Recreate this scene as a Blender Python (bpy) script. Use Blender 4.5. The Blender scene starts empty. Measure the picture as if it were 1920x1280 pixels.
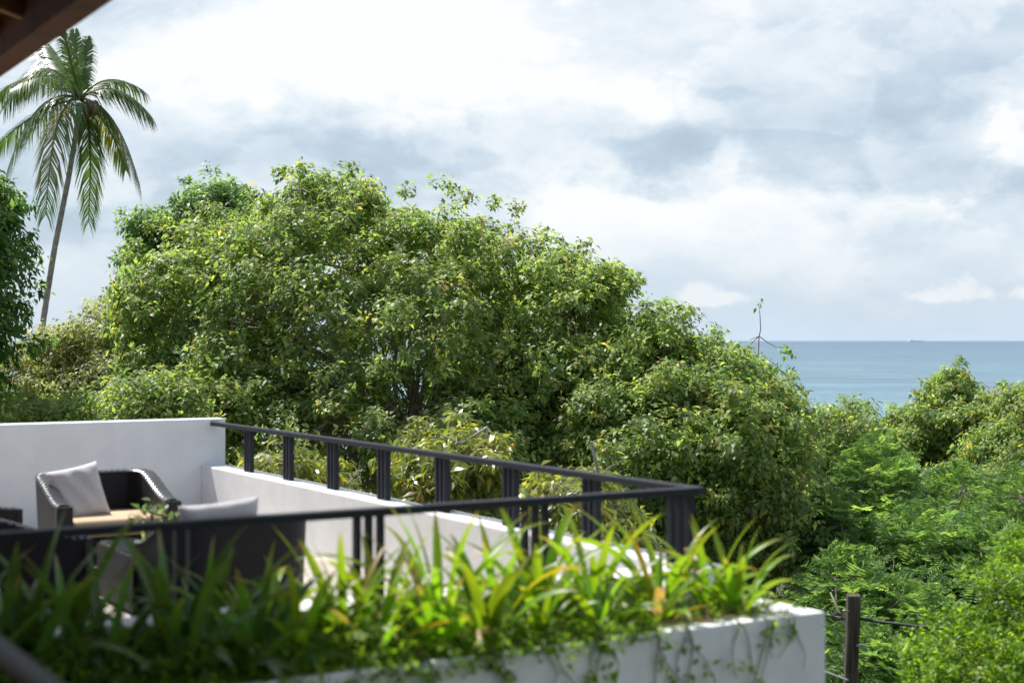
import bpy, bmesh, math, random
import numpy as np
from mathutils import Vector, Matrix

scene = bpy.context.scene
COL = scene.collection
RNG = np.random.default_rng(11)
random.seed(11)
R = math.radians

# ------------------------------------------------------------------ camera
FPX = 2773.0            # focal length in photograph pixels (52 mm on 36 mm)
cam_d = bpy.data.cameras.new('camera'); cam = bpy.data.objects.new('camera', cam_d); COL.objects.link(cam)
cam_d.sensor_width = 36; cam_d.lens = 52.0
cam.location = (0, 0, 0); cam.rotation_euler = (R(90), 0, 0)
cam_d.shift_y = -0.0008
cam_d.clip_start = 0.05; cam_d.clip_end = 120000
cam_d.dof.use_dof = True; cam_d.dof.focus_distance = 26.0; cam_d.dof.aperture_fstop = 1.45
scene.camera = cam

def at(px, py, Y):
    """point at depth Y on the bearing (px, py)"""
    return Vector(((px - 960) / FPX * Y, Y, (636 - py) / FPX * Y))

# terrace frame: u runs along the far railing away from us, v along the near railing to the left
TH = R(121.2)
U = Vector((math.cos(TH), math.sin(TH), 0)); V = Vector((-U.y, U.x, 0))
CORNER = Vector((1.085, 8.70, 0))
def T(a, b, z): return CORNER + U * a + V * b + Vector((0, 0, z))
Z_RAIL, Z_PAR, Z_FLOOR, Z_PLANT = -0.88, -1.317, -1.885, -1.467

# ------------------------------------------------------------------ light
SUN = (U + V * 0.27 + Vector((0, 0, 1.62))).normalized()
sun_el = math.asin(SUN.z); sun_az = math.atan2(SUN.x, SUN.y)
sd = bpy.data.lights.new('sun', 'SUN'); sd.energy = 5.0; sd.angle = R(0.6); sd.color = (1, .96, .90)
so = bpy.data.objects.new('sun', sd); COL.objects.link(so)
so.rotation_euler = SUN.to_track_quat('Z', 'Y').to_euler(); so.location = (0, 0, 30)

scene.view_settings.view_transform = 'Standard'; scene.view_settings.look = 'None'
scene.view_settings.exposure = 0.5; scene.view_settings.gamma = 1.0
scene.view_settings.use_curve_mapping = False
scene.cycles.max_bounces = 10; scene.cycles.diffuse_bounces = 8      # light filters through many leaves

def build_world():
    w = bpy.data.worlds.new('World'); scene.world = w; w.use_nodes = True
    nt = w.node_tree; N = nt.nodes; L = nt.links; N.clear()
    def val(x):
        return x
    def m(op, a, b=None, c=None, clamp=False):
        n = N.new('ShaderNodeMath'); n.operation = op; n.use_clamp = clamp
        for i, x in enumerate((a, b, c)):
            if x is None: continue
            if isinstance(x, (int, float)): n.inputs[i].default_value = x
            else: L.new(x, n.inputs[i])
        return n.outputs[0]
    tc = N.new('ShaderNodeTexCoord'); sx = N.new('ShaderNodeSeparateXYZ'); L.new(tc.outputs['Generated'], sx.inputs[0])
    X, Y, Z = sx.outputs
    az = m('ARCTAN2', X, Y); el = m('ARCSINE', Z)
    # large soft noise over the dome, stretched along the horizon
    def noise(scale, zs, detail, rough, off=0.0, distort=0.0):
        mp = N.new('ShaderNodeMapping'); mp.inputs['Scale'].default_value = (scale, scale, scale * zs)
        mp.inputs['Location'].default_value = (off, off * .7, off * 1.3)
        L.new(tc.outputs['Generated'], mp.inputs[0])
        n = N.new('ShaderNodeTexNoise'); n.inputs['Scale'].default_value = 1; n.inputs['Detail'].default_value = detail
        n.inputs['Roughness'].default_value = rough; n.inputs['Distortion'].default_value = distort
        L.new(mp.outputs[0], n.inputs['Vector']); return n
    nw = noise(9, 1.7, 6, .6, 3.1)
    ws = N.new('ShaderNodeSeparateColor'); L.new(nw.outputs['Color'], ws.inputs[0])
    azw = m('MULTIPLY_ADD', m('SUBTRACT', ws.outputs[0], .5), .16, az)
    elw = m('MULTIPLY_ADD', m('SUBTRACT', ws.outputs[1], .5), .085, el)
    n2 = noise(30, 1.5, 6, .62, 7.7)
    s2 = N.new('ShaderNodeSeparateColor'); L.new(n2.outputs['Color'], s2.inputs[0])
    azw = m('MULTIPLY_ADD', m('SUBTRACT', s2.outputs[0], .5), .035, azw)
    elw = m('MULTIPLY_ADD', m('SUBTRACT', s2.outputs[1], .5), .03, elw)
    big = noise(5.5, 2.2, 5, .55, 1.3)
    fine = noise(17, 1.9, 6, .6, 5.2)
    t = m('ADD', m('MULTIPLY', m('SUBTRACT', big.outputs['Fac'], .5), .85), .575)
    t = m('ADD', t, m('MULTIPLY', m('SUBTRACT', fine.outputs['Fac'], .5), .85))
    puff = noise(12, 2.0, 7, .58, 9.4, .4)
    pr = N.new('ShaderNodeMapRange'); pr.interpolation_type = 'SMOOTHSTEP'; pr.inputs['From Min'].default_value = .46; pr.inputs['From Max'].default_value = .58; L.new(puff.outputs['Fac'], pr.inputs['Value'])
    t = m('MULTIPLY_ADD', m('SUBTRACT', pr.outputs[0], .5), .2, t)
    # cloud masses: (px, py, rx, ry, weight)
    masses = [(620, 70, 330, 120, .62), (1000, 130, 260, 90, .25), (1400, 10, 220, 50, .12),
              (640, 285, 330, 75, -.3), (950, 60, 130, 70, -.12), (1260, 285, 130, 45, -.36), (1560, 150, 260, 110, -.14), (1720, 240, 150, 60, -.16),
              (1780, 340, 240, 50, -.3), (1330, 440, 360, 75, .55), (1200, 180, 120, 60, .2), (1385, 300, 50, 45, .5), (1120, 400, 130, 45, .4), (1850, 270, 60, 40, .4),
              (1740, 410, 60, 22, .28), (270, 50, 160, 70, -.4), (330, 330, 120, 70, -.22), (60, 330, 120, 120, -.15), (330, 230, 130, 120, .25), (180, 400, 240, 30, -.2),
              (1860, 280, 90, 50, .2), (420, 180, 60, 60, .1), (150, 520, 300, 90, .2), (800, 380, 200, 40, -.15)]
    for (px, py, rx, ry, wt) in masses:
        a0 = (px - 960) / FPX; e0 = (636 - py) / FPX
        da = m('MULTIPLY', m('SUBTRACT', azw, a0), FPX / rx); de = m('MULTIPLY', m('SUBTRACT', elw, e0), FPX / ry)
        q = m('ADD', m('MULTIPLY', da, da), m('MULTIPLY', de, de))
        g = m('DIVIDE', 1.0, m('ADD', 1.0, m('MULTIPLY', q, q)))
        t = m('MULTIPLY_ADD', g, wt, t)
    # the cloud deck is brighter round the sun
    dt = N.new('ShaderNodeVectorMath'); dt.operation = 'DOT_PRODUCT'; L.new(tc.outputs['Generated'], dt.inputs[0]); dt.inputs[1].default_value = SUN
    glow = m('POWER', m('MAXIMUM', dt.outputs['Value'], 0), 5)
    t = m('MULTIPLY_ADD', glow, .35, t)
    ramp = N.new('ShaderNodeValToRGB'); cr = ramp.color_ramp; cr.interpolation = 'B_SPLINE'
    cr.elements[0].position = 0.0; cr.elements[0].color = (.31, .395, .475, 1)
    cr.elements[1].position = 1.0; cr.elements[1].color = (.745, .75, .755, 1)
    for p, c in ((.35, (.425, .51, .585, 1)), (.6, (.545, .61, .665, 1)), (.8, (.64, .68, .705, 1))):
        e = cr.elements.new(p); e.color = c
    L.new(t, ramp.inputs[0])
    sky = N.new('ShaderNodeTexSky'); sky.sky_type = 'NISHITA'; sky.sun_disc = False
    sky.sun_elevation = sun_el; sky.sun_rotation = sun_az; sky.air_density = 1.0; sky.dust_density = 1.2; sky.ozone_density = 1.2
    sk = N.new('ShaderNodeMix'); sk.data_type = 'RGBA'; sk.blend_type = 'MULTIPLY'; sk.inputs['Factor'].default_value = 1
    L.new(sky.outputs[0], sk.inputs[6]); sk.inputs[7].default_value = (.08, .08, .085, 1)
    # how much of the dome is cloud: thinner in the low band over the sea
    low = m('SUBTRACT', 1.0, m('SMOOTH_MIN', m('MULTIPLY', m('MAXIMUM', elw, 0), 1 / .085), 1.0, .3))
    # small cumulus standing over the horizon
    cum = None
    for (px, py, rx, ry) in ((1775, 548, 62, 20), (1720, 556, 50, 14), (1785, 532, 28, 16), (1815, 550, 34, 14), (1330, 560, 70, 16), (1300, 545, 45, 20), (1890, 555, 40, 16)):
        a0 = (px - 960) / FPX; e0 = (636 - py) / FPX
        da = m('MULTIPLY', m('SUBTRACT', m('MULTIPLY_ADD', m('SUBTRACT', s2.outputs[0], .5), .03, az), a0), FPX / rx)
        de = m('MULTIPLY', m('SUBTRACT', m('MULTIPLY_ADD', m('SUBTRACT', s2.outputs[1], .5), .022, el), e0), FPX / ry)
        q = m('ADD', m('MULTIPLY', da, da), m('MULTIPLY', de, de))
        g = m('DIVIDE', 1.0, m('ADD', 1.0, m('MULTIPLY', q, q)))
        cum = g if cum is None else m('MAXIMUM', cum, g)
    high = m('MULTIPLY', m('SUBTRACT', el, .30), 1.6, clamp=True)          # the deck breaks up into blue overhead
    brk = m('MULTIPLY', m('ADD', m('SUBTRACT', big.outputs['Fac'], .42), m('MULTIPLY', m('SUBTRACT', fine.outputs['Fac'], .5), .6)), 4.0, clamp=True)
    away = m('MULTIPLY_ADD', dt.outputs['Value'], -.35, .65, clamp=True)
    gap = m('MULTIPLY', high, m('SUBTRACT', 1.0, m('MULTIPLY', brk, m('SUBTRACT', 1.0, m('MULTIPLY', away, .6)))))
    cum = m('ADD', cum, m('MULTIPLY', m('SUBTRACT', s2.outputs[2], .5), 1.1))
    cmr = N.new('ShaderNodeMapRange'); cmr.interpolation_type = 'SMOOTHSTEP'; cmr.inputs['From Min'].default_value = .3; cmr.inputs['From Max'].default_value = 1.05; L.new(cum, cmr.inputs['Value']); cum = m('MULTIPLY', cmr.outputs[0], m('GREATER_THAN', el, 0))
    cover = m('SUBTRACT', m('SUBTRACT', .93, m('MULTIPLY', low, .55)), m('MULTIPLY', gap, .85), clamp=True)
    mix = N.new('ShaderNodeMix'); mix.data_type = 'RGBA'
    L.new(cover, mix.inputs['Factor']); L.new(sk.outputs[2], mix.inputs[6]); L.new(ramp.outputs[0], mix.inputs[7])
    # pale marine haze band near the horizon
    hz = N.new('ShaderNodeMix'); hz.data_type = 'RGBA'
    L.new(m('MULTIPLY', m('POWER', low, 1.0), .92), hz.inputs['Factor']); L.new(mix.outputs[2], hz.inputs[6]); hz.inputs[7].default_value = (.47, .575, .69, 1)
    mc = N.new('ShaderNodeMix'); mc.data_type = 'RGBA'
    L.new(m('MULTIPLY', cum, .7), mc.inputs['Factor']); L.new(hz.outputs[2], mc.inputs[6]); mc.inputs[7].default_value = (.66, .68, .69, 1)
    bg = N.new('ShaderNodeBackground'); bg.inputs['Strength'].default_value = 1.0
    out = N.new('ShaderNodeOutputWorld'); L.new(mc.outputs[2], bg.inputs['Color']); L.new(bg.outputs[0], out.inputs['Surface'])
build_world()

# ------------------------------------------------------------------ helpers
def tag(o, label=None, cat=None, group=None, kind=None):
    if label: o['label'] = label
    if cat: o['category'] = cat
    if group: o['group'] = group
    if kind: o['kind'] = kind
    return o

def thing(name, label, cat, loc=(0, 0, 0), rz=0, group=None):
    o = bpy.data.objects.new(name, None); COL.objects.link(o)
    o.location = loc; o.rotation_euler = (0, 0, rz); o.empty_display_size = .2
    return tag(o, label, cat, group)

def obj(name, me, mat=None, parent=None, smooth=False):
    if mat is not None and not me.materials: me.materials.append(mat)
    if smooth: me.shade_smooth()
    o = bpy.data.objects.new(name, me); COL.objects.link(o)
    if parent is not None: o.parent = parent
    return o

class MB:
    """collects verts and faces for one mesh"""
    def __init__(s): s.v = []; s.f = []
    def add(s, vs, fs):
        k = len(s.v); s.v += [tuple(x) for x in vs]; s.f += [tuple(i + k for i in f) for f in fs]
    def box(s, p0, p1):
        (x0, y0, z0), (x1, y1, z1) = p0, p1
        s.add([(x0, y0, z0), (x1, y0, z0), (x1, y1, z0), (x0, y1, z0), (x0, y0, z1), (x1, y0, z1), (x1, y1, z1), (x0, y1, z1)],
              [(0, 3, 2, 1), (4, 5, 6, 7), (0, 1, 5, 4), (1, 2, 6, 5), (2, 3, 7, 6), (3, 0, 4, 7)])
    def tbox(s, a0, a1, b0, b1, z0, z1):
        """box in terrace axes"""
        c = [T(a0, b0, z0), T(a1, b0, z0), T(a1, b1, z0), T(a0, b1, z0), T(a0, b0, z1), T(a1, b0, z1), T(a1, b1, z1), T(a0, b1, z1)]
        s.add(c, [(0, 3, 2, 1), (4, 5, 6, 7), (0, 1, 5, 4), (1, 2, 6, 5), (2, 3, 7, 6), (3, 0, 4, 7)])
    def tube(s, pts, rad, sides=6, cap=True):
        pts = [Vector(p) for p in pts]; n = len(pts)
        if not hasattr(rad, '__len__'): rad = [rad] * n
        ref = None; rings = []
        for i, p in enumerate(pts):
            t = (pts[min(i + 1, n - 1)] - pts[max(i - 1, 0)]).normalized()
            if ref is None:
                ref = Vector((0, 0, 1)) if abs(t.z) < .9 else Vector((1, 0, 0))
            x = (ref - t * ref.dot(t)).normalized(); y = t.cross(x); ref = x
            rings.append([p + (x * math.cos(2 * math.pi * j / sides) + y * math.sin(2 * math.pi * j / sides)) * rad[i] for j in range(sides)])
        vs = [q for r in rings for q in r]; fs = []
        for i in range(n - 1):
            for j in range(sides):
                fs.append((i * sides + j, i * sides + (j + 1) % sides, (i + 1) * sides + (j + 1) % sides, (i + 1) * sides + j))
        if cap: fs += [tuple(range(sides - 1, -1, -1)), tuple((n - 1) * sides + j for j in range(sides))]
        s.add(vs, fs)
    def mesh(s, name='m'):
        me = bpy.data.meshes.new(name); me.from_pydata(s.v, [], s.f); me.update(); return me
    def build(s, name, mat, parent=None, smooth=False, bevel=0):
        me = s.mesh(name)
        if bevel:
            bm = bmesh.new(); bm.from_mesh(me); bmesh.ops.remove_doubles(bm, verts=bm.verts, dist=1e-5)
            bmesh.ops.bevel(bm, geom=[e for e in bm.edges if e.is_manifold and e.calc_face_angle(0) > .6], offset=bevel, segments=2, profile=.6, affect='EDGES')
            bm.to_mesh(me); bm.free()
        return obj(name, me, mat, parent, smooth)

def tri_mesh(name, verts, tris, tint=None):
    """big triangle mesh from numpy arrays, with a per-point colour"""
    me = bpy.data.meshes.new(name); nv, nf = len(verts), len(tris)
    me.vertices.add(nv); me.vertices.foreach_set('co', np.ascontiguousarray(verts, dtype=np.float32).ravel())
    me.loops.add(nf * 3); me.loops.foreach_set('vertex_index', np.ascontiguousarray(tris, dtype=np.int32).ravel())
    me.polygons.add(nf); me.polygons.foreach_set('loop_start', np.arange(0, nf * 3, 3, dtype=np.int32))
    me.polygons.foreach_set('loop_total', np.full(nf, 3, dtype=np.int32))
    me.update(calc_edges=True)
    if tint is not None:
        a = me.attributes.new('tint', 'FLOAT_COLOR', 'POINT')
        c = np.ones((nv, 4), dtype=np.float32); c[:, :3] = tint; a.data.foreach_set('color', c.ravel())
    return me

def nrm(a): return a / np.maximum(np.linalg.norm(a, axis=-1, keepdims=True), 1e-9)

# ------------------------------------------------------------------ materials
def new_mat(name):
    m = bpy.data.materials.new(name); m.use_nodes = True; nt = m.node_tree
    return m, nt, nt.nodes, nt.links, nt.nodes['Principled BSDF']

def simple(name, col, rough=.6, var=.12, scale=6, bump=0, bscale=60, spec=.5, metal=0, detail=5):
    m, nt, N, L, P = new_mat(name)
    tc = N.new('ShaderNodeTexCoord')
    n = N.new('ShaderNodeTexNoise'); n.inputs['Scale'].default_value = scale; n.inputs['Detail'].default_value = detail; n.inputs['Roughness'].default_value = .65
    L.new(tc.outputs['Object'], n.inputs['Vector'])
    r = N.new('ShaderNodeMapRange'); r.inputs['From Min'].default_value = .3; r.inputs['From Max'].default_value = .7
    r.inputs['To Min'].default_value = 1 - var; r.inputs['To Max'].default_value = 1 + var; L.new(n.outputs['Fac'], r.inputs['Value'])
    mx = N.new('ShaderNodeVectorMath'); mx.operation = 'SCALE'; mx.inputs[0].default_value = col; L.new(r.outputs[0], mx.inputs['Scale'])
    L.new(mx.outputs[0], P.inputs['Base Color'])
    P.inputs['Roughness'].default_value = rough; P.inputs['Specular IOR Level'].default_value = spec; P.inputs['Metallic'].default_value = metal
    if bump:
        b = N.new('ShaderNodeTexNoise'); b.inputs['Scale'].default_value = bscale; b.inputs['Detail'].default_value = 4
        L.new(tc.outputs['Object'], b.inputs['Vector'])
        bn = N.new('ShaderNodeBump'); bn.inputs['Strength'].default_value = bump; bn.inputs['Distance'].default_value = .01
        L.new(b.outputs['Fac'], bn.inputs['Height']); L.new(bn.outputs[0], P.inputs['Normal'])
    return m

def plaster(name, col, stain_or_shadow, amt, streak=.25):
    """painted render with soft cloudy stains and rain streaks, on the planter also painted vine shadows"""
    m, nt, N, L, P = new_mat(name)
    tc = N.new('ShaderNodeTexCoord')
    a = N.new('ShaderNodeTexNoise'); a.inputs['Scale'].default_value = 1.3; a.inputs['Detail'].default_value = 7; a.inputs['Roughness'].default_value = .62
    L.new(tc.outputs['Object'], a.inputs['Vector'])
    mp = N.new('ShaderNodeMapping'); mp.inputs['Scale'].default_value = (9, 9, .5); L.new(tc.outputs['Object'], mp.inputs[0])
    b = N.new('ShaderNodeTexNoise'); b.inputs['Scale'].default_value = 1; b.inputs['Detail'].default_value = 5; L.new(mp.outputs[0], b.inputs['Vector'])
    r1 = N.new('ShaderNodeMapRange'); r1.inputs['From Min'].default_value = .45; r1.inputs['From Max'].default_value = .75; L.new(a.outputs['Fac'], r1.inputs['Value'])
    r2 = N.new('ShaderNodeMapRange'); r2.inputs['From Min'].default_value = .52; r2.inputs['From Max'].default_value = .8; r2.inputs['To Max'].default_value = streak; L.new(b.outputs['Fac'], r2.inputs['Value'])
    s = N.new('ShaderNodeMath'); s.operation = 'ADD'; L.new(r1.outputs[0], s.inputs[0]); L.new(r2.outputs[0], s.inputs[1])
    k = N.new('ShaderNodeMath'); k.operation = 'MULTIPLY'; k.use_clamp = True; k.inputs[1].default_value = amt; L.new(s.outputs[0], k.inputs[0])
    mx = N.new('ShaderNodeMix'); mx.data_type = 'RGBA'; mx.inputs[6].default_value = (*col, 1); mx.inputs[7].default_value = (*stain_or_shadow, 1)
    L.new(k.outputs[0], mx.inputs['Factor']); L.new(mx.outputs[2], P.inputs['Base Color'])
    P.inputs['Roughness'].default_value = .75; P.inputs['Specular IOR Level'].default_value = .3
    c = N.new('ShaderNodeTexNoise'); c.inputs['Scale'].default_value = 38; c.inputs['Detail'].default_value = 5; L.new(tc.outputs['Object'], c.inputs['Vector'])
    bn = N.new('ShaderNodeBump'); bn.inputs['Strength'].default_value = .35; bn.inputs['Distance'].default_value = .006
    L.new(c.outputs['Fac'], bn.inputs['Height']); L.new(bn.outputs[0], P.inputs['Normal'])
    return m

def leaf_mat(name, rough=.38, spec=.5, trans=.42, tcol=(1.75, 1.75, .75)):
    m, nt, N, L, P = new_mat(name)
    at_ = N.new('ShaderNodeAttribute'); at_.attribute_name = 'tint'
    L.new(at_.outputs['Color'], P.inputs['Base Color'])
    P.inputs['Roughness'].default_value = rough; P.inputs['Specular IOR Level'].default_value = spec
    t = N.new('ShaderNodeBsdfTranslucent')
    mu = N.new('ShaderNodeMix'); mu.data_type = 'RGBA'; mu.blend_type = 'MULTIPLY'; mu.inputs['Factor'].default_value = 1
    L.new(at_.outputs['Color'], mu.inputs[6]); mu.inputs[7].default_value = (*tcol, 1)
    L.new(mu.outputs[2], t.inputs['Color'])
    ms = N.new('ShaderNodeMixShader'); ms.inputs[0].default_value = trans
    L.new(P.outputs[0], ms.inputs[1]); L.new(t.outputs[0], ms.inputs[2])
    L.new(ms.outputs[0], N['Material Output'].inputs['Surface'])
    return m

def blade_mat(name, col, tip, trans=.4):
    """strap leaf: fine parallel veins, paler midrib, colour per object"""
    m, nt, N, L, P = new_mat(name)
    oi = N.new('ShaderNodeObjectInfo'); tc = N.new('ShaderNodeTexCoord')
    at_ = N.new('ShaderNodeAttribute'); at_.attribute_name = 'along'
    hs = N.new('ShaderNodeHueSaturation'); hs.inputs['Color'].default_value = (*col, 1)
    r = N.new('ShaderNodeMapRange'); r.inputs['To Min'].default_value = .7; r.inputs['To Max'].default_value = 1.4; L.new(oi.outputs['Random'], r.inputs['Value']); L.new(r.outputs[0], hs.inputs['Value'])
    r2 = N.new('ShaderNodeMapRange'); r2.inputs['To Min'].default_value = .475; r2.inputs['To Max'].default_value = .515; L.new(oi.outputs['Random'], r2.inputs['Value']); L.new(r2.outputs[0], hs.inputs['Hue'])
    cr = N.new('ShaderNodeMapRange'); cr.inputs['From Min'].default_value = .55; cr.inputs['From Max'].default_value = 1.05; L.new(at_.outputs['Fac'], cr.inputs['Value'])
    no = N.new('ShaderNodeTexNoise'); no.inputs['Scale'].default_value = 14; L.new(tc.outputs['Object'], no.inputs['Vector'])
    k = N.new('ShaderNodeMath'); k.operation = 'MULTIPLY'; L.new(cr.outputs[0], k.inputs[0]); L.new(no.outputs['Fac'], k.inputs[1])
    mx = N.new('ShaderNodeMix'); mx.data_type = 'RGBA'; L.new(k.outputs[0], mx.inputs['Factor']); L.new(hs.outputs[0], mx.inputs[6]); mx.inputs[7].default_value = (*tip, 1)
    tp = N.new('ShaderNodeMapRange'); tp.inputs['From Min'].default_value = .80; tp.inputs['From Max'].default_value = .98; L.new(at_.outputs['Fac'], tp.inputs['Value'])
    rn = N.new('ShaderNodeMapRange'); rn.inputs['From Min'].default_value = .35; rn.inputs['From Max'].default_value = .8; L.new(oi.outputs['Random'], rn.inputs['Value'])
    tk = N.new('ShaderNodeMath'); tk.operation = 'MULTIPLY'; L.new(tp.outputs[0], tk.inputs[0]); L.new(rn.outputs[0], tk.inputs[1])
    mx0 = mx; mx = N.new('ShaderNodeMix'); mx.data_type = 'RGBA'; L.new(tk.outputs[0], mx.inputs['Factor']); L.new(mx0.outputs[2], mx.inputs[6]); mx.inputs[7].default_value = (.30, .20, .085, 1)
    L.new(mx.outputs[2], P.inputs['Base Color']); P.inputs['Roughness'].default_value = .36
    t = N.new('ShaderNodeBsdfTranslucent'); mu = N.new('ShaderNodeMix'); mu.data_type = 'RGBA'; mu.blend_type = 'MULTIPLY'; mu.inputs['Factor'].default_value = 1
    L.new(mx.outputs[2], mu.inputs[6]); mu.inputs[7].default_value = (2.1, 1.9, .6, 1); L.new(mu.outputs[2], t.inputs['Color'])
    ms = N.new('ShaderNodeMixShader'); ms.inputs[0].default_value = trans
    L.new(P.outputs[0], ms.inputs[1]); L.new(t.outputs[0], ms.inputs[2]); L.new(ms.outputs[0], N['Material Output'].inputs['Surface'])
    return m

def wicker_mat(name, col, scale=64, rough=.34, spec=.5):
    """woven synthetic rattan"""
    m, nt, N, L, P = new_mat(name)
    tc = N.new('ShaderNodeTexCoord'); at_ = N.new('ShaderNodeAttribute'); at_.attribute_name = 'weave'
    mp = N.new('ShaderNodeMapping'); mp.inputs['Scale'].default_value = (scale, scale, scale); L.new(at_.outputs['Vector'], mp.inputs[0])
    sp = N.new('ShaderNodeSeparateXYZ'); L.new(mp.outputs[0], sp.inputs[0])
    def m_(op, a, b=None):
        n = N.new('ShaderNodeMath'); n.operation = op
        for i, x in enumerate((a, b)):
            if x is None: continue
            if isinstance(x, (int, float)): n.inputs[i].default_value = x
            else: L.new(x, n.inputs[i])
        return n.outputs[0]
    h = m_('MULTIPLY', m_('SINE', m_('MULTIPLY', sp.outputs[0], math.pi)), m_('SINE', m_('MULTIPLY', sp.outputs[1], math.pi)))
    h2 = m_('ABSOLUTE', h)
    bn = N.new('ShaderNodeBump'); bn.inputs['Strength'].default_value = .9; bn.inputs['Distance'].default_value = .007; L.new(h, bn.inputs['Height'])
    L.new(bn.outputs[0], P.inputs['Normal'])
    mx = N.new('ShaderNodeMix'); mx.data_type = 'RGBA'; mx.inputs[6].default_value = (col[0] * .45, col[1] * .45, col[2] * .45, 1); mx.inputs[7].default_value = (*col, 1)
    L.new(h2, mx.inputs['Factor']); L.new(mx.outputs[2], P.inputs['Base Color']); P.inputs['Roughness'].default_value = rough; P.inputs['Specular IOR Level'].default_value = spec
    return m

def wood_mat(name, c1, c2, scale=(2, 2, 26), rough=.7):
    m, nt, N, L, P = new_mat(name)
    tc = N.new('ShaderNodeTexCoord'); mp = N.new('ShaderNodeMapping'); mp.inputs['Scale'].default_value = scale; L.new(tc.outputs['Object'], mp.inputs[0])
    n = N.new('ShaderNodeTexNoise'); n.inputs['Scale'].default_value = 1; n.inputs['Detail'].default_value = 8; n.inputs['Roughness'].default_value = .7; L.new(mp.outputs[0], n.inputs['Vector'])
    r = N.new('ShaderNodeMapRange'); r.inputs['From Min'].default_value = .35; r.inputs['From Max'].default_value = .68; L.new(n.outputs['Fac'], r.inputs['Value'])
    mx = N.new('ShaderNodeMix'); mx.data_type = 'RGBA'; mx.inputs[6].default_value = (*c1, 1); mx.inputs[7].default_value = (*c2, 1); L.new(r.outputs[0], mx.inputs['Factor'])
    L.new(mx.outputs[2], P.inputs['Base Color']); P.inputs['Roughness'].default_value = rough; P.inputs['Specular IOR Level'].default_value = .2
    bn = N.new('ShaderNodeBump'); bn.inputs['Strength'].default_value = .6; bn.inputs['Distance'].default_value = .01; L.new(n.outputs['Fac'], bn.inputs['Height']); L.new(bn.outputs[0], P.inputs['Normal'])
    return m

M_WHITE = plaster('white_render', (.79, .82, .87), (.58, .62, .67), .5)
M_PARAPET = plaster('parapet_render', (.78, .785, .80), (.54, .54, .54), .55)
M_PLANTER = plaster('planter_render', (.86, .88, .90), (.50, .51, .48), .5, .6)  # streaked stains also paint in the shadows of the hanging vines
M_FLOOR = simple('terrace_floor', (.42, .38, .33), .7, .16, 3, .3, 40)
M_METAL = simple('dark_powder_coat', (.026, .029, .039), .5, .1, 8, .05, 120, spec=.16)
M_TIMBER = wood_mat('dark_timber', (.05, .018, .007), (.15, .055, .018), (3, 3, 3))
M_TIMBER2 = wood_mat('amber_timber', (.16, .075, .024), (.36, .19, .07), (3, 3, 3))
M_POST = wood_mat('weathered_post', (.03, .024, .02), (.17, .14, .12), (26, 26, 1.6), .9)
M_SOIL = simple('soil', (.09, .055, .03), .95, .4, 12, .8, 30)
M_BARK = simple('bark', (.22, .19, .155), .9, .35, 5, .6, 22)
M_PBARK = simple('pale_bark', (.30, .27, .23), .85, .3, 6, .5, 24)
M_LEAF = leaf_mat('leaf', .45, .42, .54, (1.8, 1.85, .85))
M_GLOSS = leaf_mat('glossy_leaf', .27, .6, .42, (2.0, 1.9, .6))
M_FEATHER = leaf_mat('feathery_leaf', .5, .3, .5, (1.8, 1.85, .8))
M_PALM = leaf_mat('palm_leaf', .34, .55, .3, (1.6, 1.6, .6))
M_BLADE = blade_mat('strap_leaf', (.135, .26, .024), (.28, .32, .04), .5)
M_BLADE_SHADE = blade_mat('shaded_strap_leaf', (.07, .165, .035), (.12, .20, .045), .35)  # darker copy of the strap leaf: roof shade put into the colour
M_BLADE_Y = blade_mat('yellowing_strap_leaf', (.22, .23, .025), (.40, .14, .025), .5)
M_BLADE_B = blade_mat('dried_strap_leaf', (.40, .30, .15), (.30, .19, .09), .35)
M_WICK = wicker_mat('charcoal_wicker', (.020, .022, .028))
M_WICKB = wicker_mat('brown_wicker', (.030, .029, .034), 64, .5, .22)
M_WICKT = wicker_mat('arm_top_wicker', (.05, .052, .06), 47, .26, .8)
M_PILLOW = simple('grey_linen', (.57, .56, .58), .9, .06, 30, .3, 260)
M_CUSH = simple('tan_canvas', (.56, .41, .27), .9, .05, 25, .25, 240)

# ------------------------------------------------------------------ setting: ground and sea
def ground_z(x, y):
    return -6.3 - .03 * np.maximum(0, y - 14) - .16 * np.maximum(0, y - 112) - .02 * np.maximum(0, x - 4) * np.clip((y - 10) / 20, 0, 1) + .35 * np.sin(x * .31 + 1) * np.sin(y * .27)
def build_ground():
    xs = np.concatenate([[-4000, -1200, -400], np.linspace(-120, 120, 97), [400, 1200, 4000]])
    ys = np.concatenate([[-4000, -1200, -400], np.linspace(-60, 180, 97), [260]])
    X, Y = np.meshgrid(xs, ys); Z = ground_z(np.clip(X, -150, 150), np.clip(Y, -60, 300))
    v = np.stack([X, Y, Z], -1).reshape(-1, 3); nx = len(xs)
    f = [(j * nx + i, j * nx + i + 1, (j + 1) * nx + i + 1, (j + 1) * nx + i) for j in range(len(ys) - 1) for i in range(nx - 1)]
    me = bpy.data.meshes.new('ground'); me.from_pydata(v.tolist(), [], f); me.shade_smooth()
    m, nt, N, L, P = new_mat('forest_floor')
    tc = N.new('ShaderNodeTexCoord'); n = N.new('ShaderNodeTexNoise'); n.inputs['Scale'].default_value = .8; n.inputs['Detail'].default_value = 9; L.new(tc.outputs['Object'], n.inputs['Vector'])
    r = N.new('ShaderNodeValToRGB'); r.color_ramp.elements[0].position = .38; r.color_ramp.elements[0].color = (.035, .055, .014, 1); r.color_ramp.elements[1].position = .64; r.color_ramp.elements[1].color = (.085, .065, .035, 1)
    L.new(n.outputs['Fac'], r.inputs[0]); L.new(r.outputs[0], P.inputs['Base Color']); P.inputs['Roughness'].default_value = .95
    tag(obj('ground', me, m), kind='structure')
build_ground()

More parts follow.
